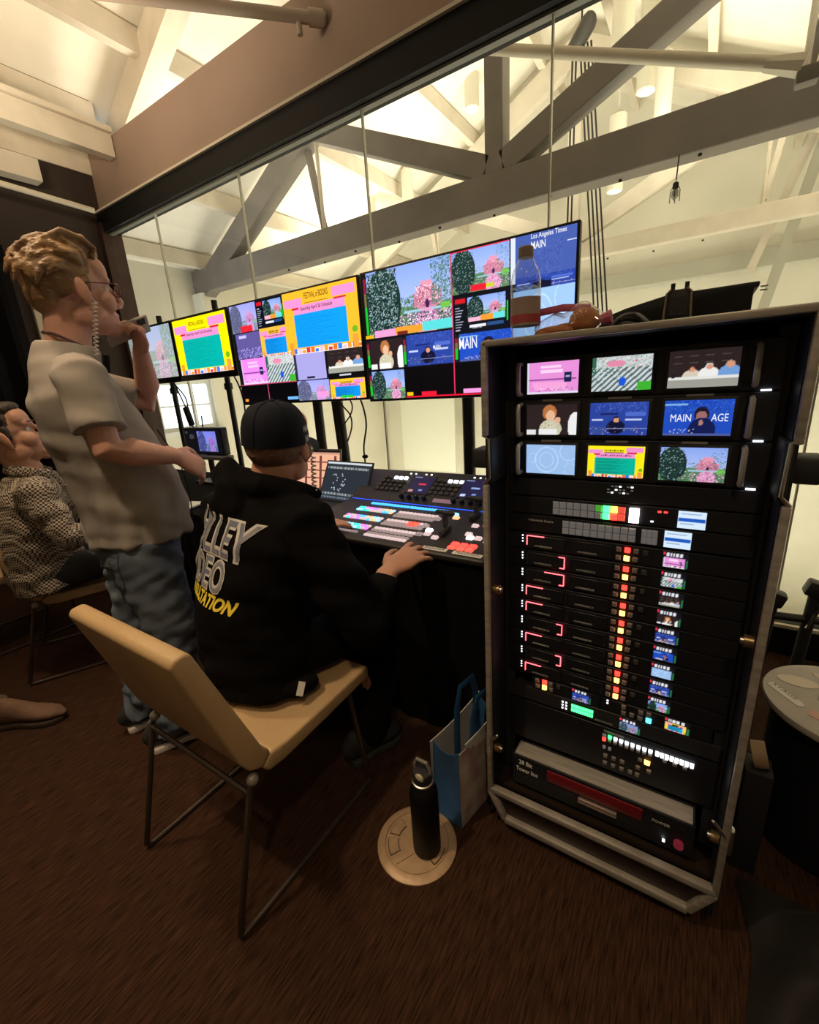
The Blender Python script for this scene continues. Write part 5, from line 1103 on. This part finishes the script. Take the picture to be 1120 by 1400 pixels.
pk = D.meshes.new('p'); pk.from_pydata([(-.06, -.07, 0), (.06, -.07, 0), (.065, .06, 0), (-.065, .06, 0), (0, -.09, 0)], [], [(0, 4, 1, 2, 3)])
decal('back_pocket', pk, S(-.05, .09, .79), F0*.35*-1+R0*.94*-1, V(0, 0, 1), -F0*.9+R0*.43, tr, mat('denim_pocket', (.09, .11, .15), .85, bump=.2, bscale=350), jo, .003)
m_sneak = mat('sneaker_black', (.02, .018, .02), .7); m_sole = mat('sneaker_sole', (.75, .68, .64), .6)
shoe(st, tuple(S(.20, .125, 0)[:2]), tuple(S(-.085, .10, 0)[:2]), 0, m_sneak, m_sole, 1.0); shoe(st, tuple(S(.135, -.12, 0)[:2]), tuple(S(-.145, -.10, 0)[:2]), 0, m_sneak, m_sole, 1.0)
# phone held at the mouth
ph = thing('phone', 'grey phone held flat in the raised hand of the standing man', 'phone', tuple(S(.2, -.07, 1.59)))
pd = S(.235, -.065, 1.612)-S(.115, -.055, 1.562); pd /= np.linalg.norm(pd); pc = S(.185, -.050, 1.600); pu = V(0, 0, 1)*.75-R0*.66; pu = pu-pd*(pu@pd); pu /= np.linalg.norm(pu); psd = np.cross(pd, pu); PR = Matrix(np.column_stack([pd, psd, pu]).tolist())
MB().box(pc, (.155, .074, .011), PR).build('case', mat('phone_case', (.38, .34, .30), .45), ph, bevel=.004); MB().box(pc+pu*.0058, (.146, .066, .001), PR).build('display', mat('phone_glass', (.02, .02, .022), .1), ph); MB().box(pc+pd*.05-pu*.0065+psd*.02, (.03, .025, .002), PR).build('camera_bump', m_gear2, ph)
# ---------------------------------------------------- the seated man in the hoodie
P0, F0 = V(-1.12, .85, 0), V(.25, .968, 0); F0 = F0/np.linalg.norm(F0); R0 = V(F0[1], -F0[0], 0)
Q = lambda f, r, z, P0=P0, F0=F0, R0=R0: P0+F0*f+R0*r+V(0, 0, z)
se = thing('person', 'seated man in black hoodie and dark cap working the switcher console', 'person', tuple(Q(-.08, 0, .46)))
Mh = frame((-.30, .954), .10, -.10); hs = 1.08; hc = Q(.080, .005, 1.190); mb = MB(); L2 = head_shapes(mb, hc, Mh, hs)
mb.tube([L2(0, -.030, -.03), Q(.045, 0, 1.09), Q(.01, 0, 1.0)], [(.062, .066), (.066, .068), (.09, .07)], 18)
mb.tube([Q(.0, 0, 1.0), Q(-.03, 0, .85), Q(-.08, 0, .66), Q(-.09, 0, .56)], [(.15, .09), (.16, .11), (.16, .12), (.16, .09)], 18, True, F0)
wR = V(-.810, 1.062, .752); eR = Q(.115, .315, .665); sR = Q(.035, .19, .985)
mb.tube([sR, eR, wR], [.05, .042, .028], 14, True); hand_shapes(mb, wR+V(-.004, .012, .010), V(.03, .125, .028), V(.30, -.30, .9), 1.16, -1, (.10, .35, .30), .32, .088)
wL = V(-1.30, 1.19, .795); eL = Q(.10, -.33, .70); sL = Q(-.045, -.19, .985)
mb.tube([sL, eL, wL], [.05, .042, .028], 14, True); hand_shapes(mb, wL+V(0, .01, .004), V(.06, .13, .012), V(0, -.1, 1), 1.1, 1, (.12, .3, .25), .2, .088)
for q in (-1, 1): mb.tube([Q(-.05, q*.10, .555), Q(.30, q*.13, .53), Q(.22, q*.13, .10)], [.075, .055, .04], 12, True)
body = link('body', blob(mb, .0055, 4), m_skin, se, True); eyes(L2, hs, body, Mh)
R_h = Matrix(Mh.tolist())
mb = MB().ell(L2(0, -.022, .020), V(.0805, .094, .080)*hs, R_h, 20); 
link('hair', blob(mb, .005, 1), mat('cropped_hair', (.20, .11, .075), .7, var=.3, vscale=80, bump=.4, bscale=300), se, True)
# cap
m_cap = mat('navy_cap', (.006, .008, .016), .8, bump=.15, bscale=400, spec=.2)
g = []; n = 32; k = 12
for i in range(k+1):
    a = math.pi/2*i/k
    for j in range(n):
        b = 2*math.pi*j/n; rx, ry = .0865, .108; zz = .012+.118*math.sin(a)**.9; q = math.cos(a)**.62; g.append(L2(rx*q*math.cos(b), -.012+ry*q*math.sin(b), zz-.012*math.sin(b)*(1-i/k)))
mb = MB().add(g, [(i*n+j, i*n+(j+1) % n, (i+1)*n+(j+1) % n, (i+1)*n+j) for i in range(k) for j in range(n)]+[tuple(range(n-1, -1, -1))])
cpo = mb.build('cap', m_cap, se, True); tr = tree_of(cpo.data)
MB().ell(L2(0, -.012, .131), V(.009, .009, .005)*hs, R_h, 10).build('button', m_cap, cpo, True)
for j in range(6):
    b = j*math.pi/3+.52; MB().tube([L2(.0872*math.cos(a)**.62*math.cos(b), -.012+.1087*math.cos(a)**.62*math.sin(b), .013+.118*math.sin(a)**.9-.012*math.sin(b)*(1-2*a/math.pi)) for a in np.linspace(.02, 1.5, 10)], .0012, 5).build('seam', m_cap, cpo, True)
g = []; nn_ = 14
for th in (0, .004):
    for i in range(5):
        for j in range(nn_+1):
            b = math.pi*(.12+.76*j/nn_); x = (.086+.004*i)*math.cos(b); y = -.012+.107*math.sin(b)+i*.019*math.sin(b)**1.4; g.append(L2(x, y, .006-.012*math.sin(b)+.014*(1-(x/.09)**2)*1.0-.020*(i/4)**1.5-th))
kk = 5*(nn_+1); fs = [(i*(nn_+1)+j, i*(nn_+1)+j+1, (i+1)*(nn_+1)+j+1, (i+1)*(nn_+1)+j) for i in range(4) for j in range(nn_)]
fs += [tuple(kk+q for q in reversed(f)) for f in fs]+[(4*(nn_+1)+j, 4*(nn_+1)+j+1, kk+4*(nn_+1)+j+1, kk+4*(nn_+1)+j) for j in range(nn_)]
MB().add(g, fs).build('brim', m_cap, cpo, True)
cr, cf, cu = Mh[:, 0], Mh[:, 1], Mh[:, 2]; nd = cr*.985+cf*.17; ud = np.cross(cu, nd)
m_thr = mat('white_thread', (.55, .56, .58), .7)
decal('lettering', centred('Holley', .055, .024, bold=.002, shear=.25), L2(.085, .022, .052), ud, cu, nd, tr, m_thr, cpo, .0015); decal('lettering', centred('Video', .048, .022, bold=.002, shear=.25), L2(.085, .022, .026), ud, cu, nd, tr, m_thr, cpo, .0015)
# earpiece coil at the right ear
MB().tube([L2(.082, .012, -.01), L2(.092, .016, .006), L2(.094, .028, -.008)]+coil(L2(.090, .030, -.03), Q(.13, .10, 1.045), 9, .007, 0), .0024, 6).build('earpiece_coil', m_coil, se, True)
# hoodie
m_hood = mat('black_fleece', (.0042, .0036, .0036), .95, var=.2, vscale=6, bump=.12, bscale=350, spec=.08)
mb = MB()
mb.tube([Q(-.085, 0, .475), Q(-.09, -.01, .56), Q(-.085, -.01, .68), Q(-.06, -.01, .82), Q(-.025, -.005, .93), Q(.0, 0, 1.0), Q(.02, 0, 1.055)],
        [(.212, .165), (.220, .172), (.218, .168), (.222, .152), (.225, .140), (.19, .118), (.115, .095)], 28, False, F0)
for s_, e_, w_, sg in ((sR, eR, wR, 1), (sL, eL, wL, -1)):
    mb.tube([s_-R0*sg*.08, s_, (s_+e_)/2+R0*sg*.008, e_, e_+(w_-e_)*.45, e_+(w_-e_)*.92], [.085, .088, .080, .072, .062, .046], 20, False); mb.ell(e_, (.074, .074, .07))
mb.tube([Q(.135, .075, 1.035), Q(.06, .115, 1.065), Q(-.03, .085, 1.095), Q(-.065, -.01, 1.105), Q(-.05, -.10, 1.095), Q(.03, -.125, 1.065), Q(.11, -.07, 1.03)], [.030, .036, .042, .048, .048, .040, .030], 14, True)
mb.tube([Q(-.065, -.085, 1.115), Q(-.095, -.03, 1.06), Q(-.10, .02, 1.0)], [(.085, .035), (.105, .045), (.085, .035)], 16, True, F0); mb.ell(Q(-.055, -.105, 1.115), (.05, .045, .035))
me = blob(mb, .0075, 4)
def hoodf(a, n):
    a = folds(.005, 31, (24, 24, 45), 8)(a, n); lo = np.clip((.70-a[:, 2])/.2, 0, 1)
    a = a+n*(.008*np.sin(a[:, 2]*42+5*np.sin(a[:, 0]*13))*lo)[:, None]
    sl = np.clip(((a-Q(.0, .2, 0))@R0+.05)/.1, 0, 1)*np.clip((1.0-a[:, 2])/.2, 0, 1); return a+n*(.006*np.sin(a[:, 2]*38+a[:, 1]*30)*sl)[:, None]
ho = link('hoodie', warp(me, hoodf), m_hood, se, True); tr = tree_of(me)
bn = -F0*.95-R0*.10+V(0, 0, .28); bn /= np.linalg.norm(bn); bu = np.cross(V(0, 0, 1), bn); bu /= np.linalg.norm(bu); bv = np.cross(bn, bu)
m_lw = mat('print_white', (.55, .53, .50), .7); m_lb = mat('print_blue', (.10, .12, .20), .7, col2=(.32, .31, .33), vscale=9); m_ly = mat('print_yellow', (.80, .62, .05), .7)
def block(txt, r, z, wd, ht):
    c = Q(-.1, r, z)
    decal('lettering', centred(txt, wd, ht, bold=.006, spacing=1.1), c, bu, bv, bn, tr, m_lw, ho, .003); decal('lettering', centred(txt, wd*.97, ht*.90, bold=.0005, spacing=1.1), c, bu, bv, bn, tr, m_lb, ho, .0042)
block('HOLLEY', .004, .952, .32, .122); block('VIDEO', -.018, .836, .26, .104)
decal('lettering', centred('CONSULTATION', .30, .042, bold=.004, shear=.3), Q(-.1, .002, .758), bu, bv, bn, tr, m_ly, ho, .003)
# trousers, shoes
mb = MB(); mb.tube([Q(-.10, 0, .545), Q(-.02, 0, .545)], [(.19, .075), (.19, .085)], 18, True, (0, 0, 1))
for q in (-1, 1): mb.tube([Q(-.06, q*.10, .548), Q(.15, q*.12, .55), Q(.305, q*.135, .53), Q(.29, q*.135, .30), Q(.22, q*.135, .10)], [(.095, .078), (.09, .078), (.075, .07), (.068, .068), (.065, .065)], 18, True, (0, 0, 1))
link('trousers', warp(blob(mb, .009, 3), folds(.004, 8)), mat('dark_trousers', (.005, .005, .006), .95, spec=.1), se, True)
for q in (-1, 1): shoe(se, tuple(Q(.355, q*.14, 0)[:2]), tuple(Q(.12, q*.13, 0)[:2]), 0, m_sneak, mat('sole_dark', (.03, .03, .03), .7), 1.05)
# pouch on the belt lying on the seat
t = thing('belt_pouch', 'black pouch with a white tag lying on the chair behind the seated man', 'pouch', (-.985, .80, .463))
link('pouch_body', warp(blob(MB().ell((-1.02, .665, .492), (.09, .05, .030), Matrix.Rotation(.5, 3, 'Z')).ell((-.955, .735, .498), (.075, .05, .036), Matrix.Rotation(.7, 3, 'Z')).ell((-1.12, .635, .486), (.08, .045, .022)), .007, 3), folds(.003, 4, (50, 50, 50))), m_hood, t, True)
MB().box((-.905, .715, .512), (.020, .004, .040), Matrix.Rotation(.75, 3, 'Z') @ Matrix.Rotation(-.45, 3, 'X') @ Matrix.Rotation(.3, 3, 'Y')).build('tag', mat('tag_white', (.6, .58, .55), .6), t)
# ---------------------------------------------------- the man in the checked shirt
P0, F0 = V(-2.735, .775, 0), V(.40, .917, 0); F0 = F0/np.linalg.norm(F0); R0 = V(F0[1], -F0[0], 0)
W = lambda f, r, z, P0=P0, F0=F0, R0=R0: P0+F0*f+R0*r+V(0, 0, z)
le = thing('person', 'seated man in checked shirt looking up at the monitors, behind the standing man', 'person', tuple(W(-.05, 0, .46)))
Mh = frame((.44, .90), .25); hs = 1.18; hc = W(-.055, -.01, 1.225); mb = MB(); L3 = head_shapes(mb, hc, Mh, hs)
mb.tube([L3(0, -.030, -.03), W(-.02, 0, 1.07), W(-.04, 0, .96)], [(.060, .064), (.060, .064), (.066, .06)], 18)
mb.tube([W(-.04, 0, .91), W(-.05, 0, .82), W(-.06, 0, .64), W(-.06, 0, .56)], [(.15, .09), (.16, .11), (.16, .12), (.16, .09)], 18, True, F0)
sR = W(.0, .19, .965); eR = W(.10, .275, .76); wR = W(.33, .20, .80); sL = W(.0, -.19, .965); eL = W(.12, -.27, .74); wL = W(.34, -.2, .80)
for s_, e_, w_, tb in ((sR, eR, wR, -1), (sL, eL, wL, 1)): mb.tube([s_-V(0, 0, .03), e_, w_], [.042, .042, .028], 14, True); hand_shapes(mb, w_, F0, V(0, 0, 1), 1.08, tb, (.3, .4, .3), .1)
for q in (-1, 1): mb.tube([W(-.05, q*.10, .56), W(.36, q*.12, .54), W(.30, q*.12, .10)], [.075, .055, .04], 12, True)
body = link('body', blob(mb, .0055, 4), mat('skin_tan', (.60, .32, .22), .5, var=.08, vscale=12, bump=.05, bscale=200), le, True); eyes(L3, hs, body, Mh)
R_h = Matrix(Mh.tolist()); mb = MB().ell(L3(0, -.026, .047), V(.083, .100, .090)*hs, R_h, 20); mb.ell(L3(0, .02, .105), V(.062, .070, .032)*hs, R_h, 16)
for q in (-1, 1): mb.ell(L3(q*.074, .016, .012), V(.008, .014, .030)*hs, R_h); mb.tube([L3(q*.012, .104, .036), L3(q*.048, .092, .038)], .004*hs, 8, True)
hair_tufts(mb, L3, hs, 60, 9, (-1.5, .8), 0, .05, .011, .014)
link('hair', blob(mb, .005, 1), mat('dark_hair', (.022, .016, .012), .5, col2=(.07, .05, .035), vscale=30, bump=.5, bscale=60), le, True)
m_check = mat('checked_cotton', (.3, .25, .2), .9, bump=.1, bscale=200, spec=.1); nt = m_check.node_tree
tc = nt.nodes.new('ShaderNodeTexCoord'); ck = nt.nodes.new('ShaderNodeTexChecker'); ck.inputs['Scale'].default_value = 110; ck.inputs['Color1'].default_value = (.055, .038, .030, 1); ck.inputs['Color2'].default_value = (.52, .45, .37, 1)
mp = nt.nodes.new('ShaderNodeMapping'); mp.inputs['Rotation'].default_value = (.3, .25, .38); nt.links.new(tc.outputs['Object'], mp.inputs[0]); nt.links.new(mp.outputs[0], ck.inputs['Vector']); nt.links.new(ck.outputs['Color'], nt.nodes['Principled BSDF'].inputs['Base Color'])
mb = MB(); mb.tube([W(-.05, 0, .485), W(-.06, 0, .58), W(-.06, 0, .70), W(-.05, 0, .84), W(-.04, 0, .93), W(-.035, 0, .985), W(-.03, 0, 1.04)], [(.215, .165), (.215, .17), (.21, .165), (.21, .15), (.205, .138), (.175, .115), (.09, .085)], 28, False, F0)
for s_, e_, w_, sg in ((sR, eR, wR, 1), (sL, eL, wL, -1)): mb.tube([s_-R0*sg*.08, s_, (s_+e_)/2, e_, e_+(w_-e_)*.5, e_+(w_-e_)*.92], [.082, .084, .075, .065, .055, .042], 20, False); mb.ell(e_, .066)
me = blob(mb, .0075, 4); so = link('checked_shirt', warp(me, folds(.0055, 41, (26, 26, 48), 8)), m_check, le, True)
MB().tube([W(.06, .045, 1.035), W(.0, .075, 1.055), W(-.07, .05, 1.075), W(-.10, 0, 1.08), W(-.07, -.05, 1.075), W(.0, -.075, 1.055), W(.06, -.045, 1.035)], [(.012, .026)]*7, 12).build('collar', m_check, so, True)
mb = MB(); mb.tube([W(-.10, 0, .548), W(-.02, 0, .548)], [(.19, .075), (.19, .085)], 18, True, (0, 0, 1))
for q in (-1, 1): mb.tube([W(-.06, q*.10, .552), W(.15, q*.12, .555), W(.36, q*.125, .535), W(.35, q*.125, .30), W(.30, q*.125, .10)], [(.095, .078), (.09, .078), (.075, .07), (.066, .066), (.062, .062)], 18, True, (0, 0, 1))
link('trousers', warp(blob(mb, .009, 3), folds(.005, 18)), mat('grey_trousers', (.03, .027, .03), .9), le, True)
for q in (-1, 1): shoe(le, tuple(W(.42, q*.13, 0)[:2]), tuple(W(.19, q*.12, 0)[:2]), 0, m_sneak, m_sole, 1.05)
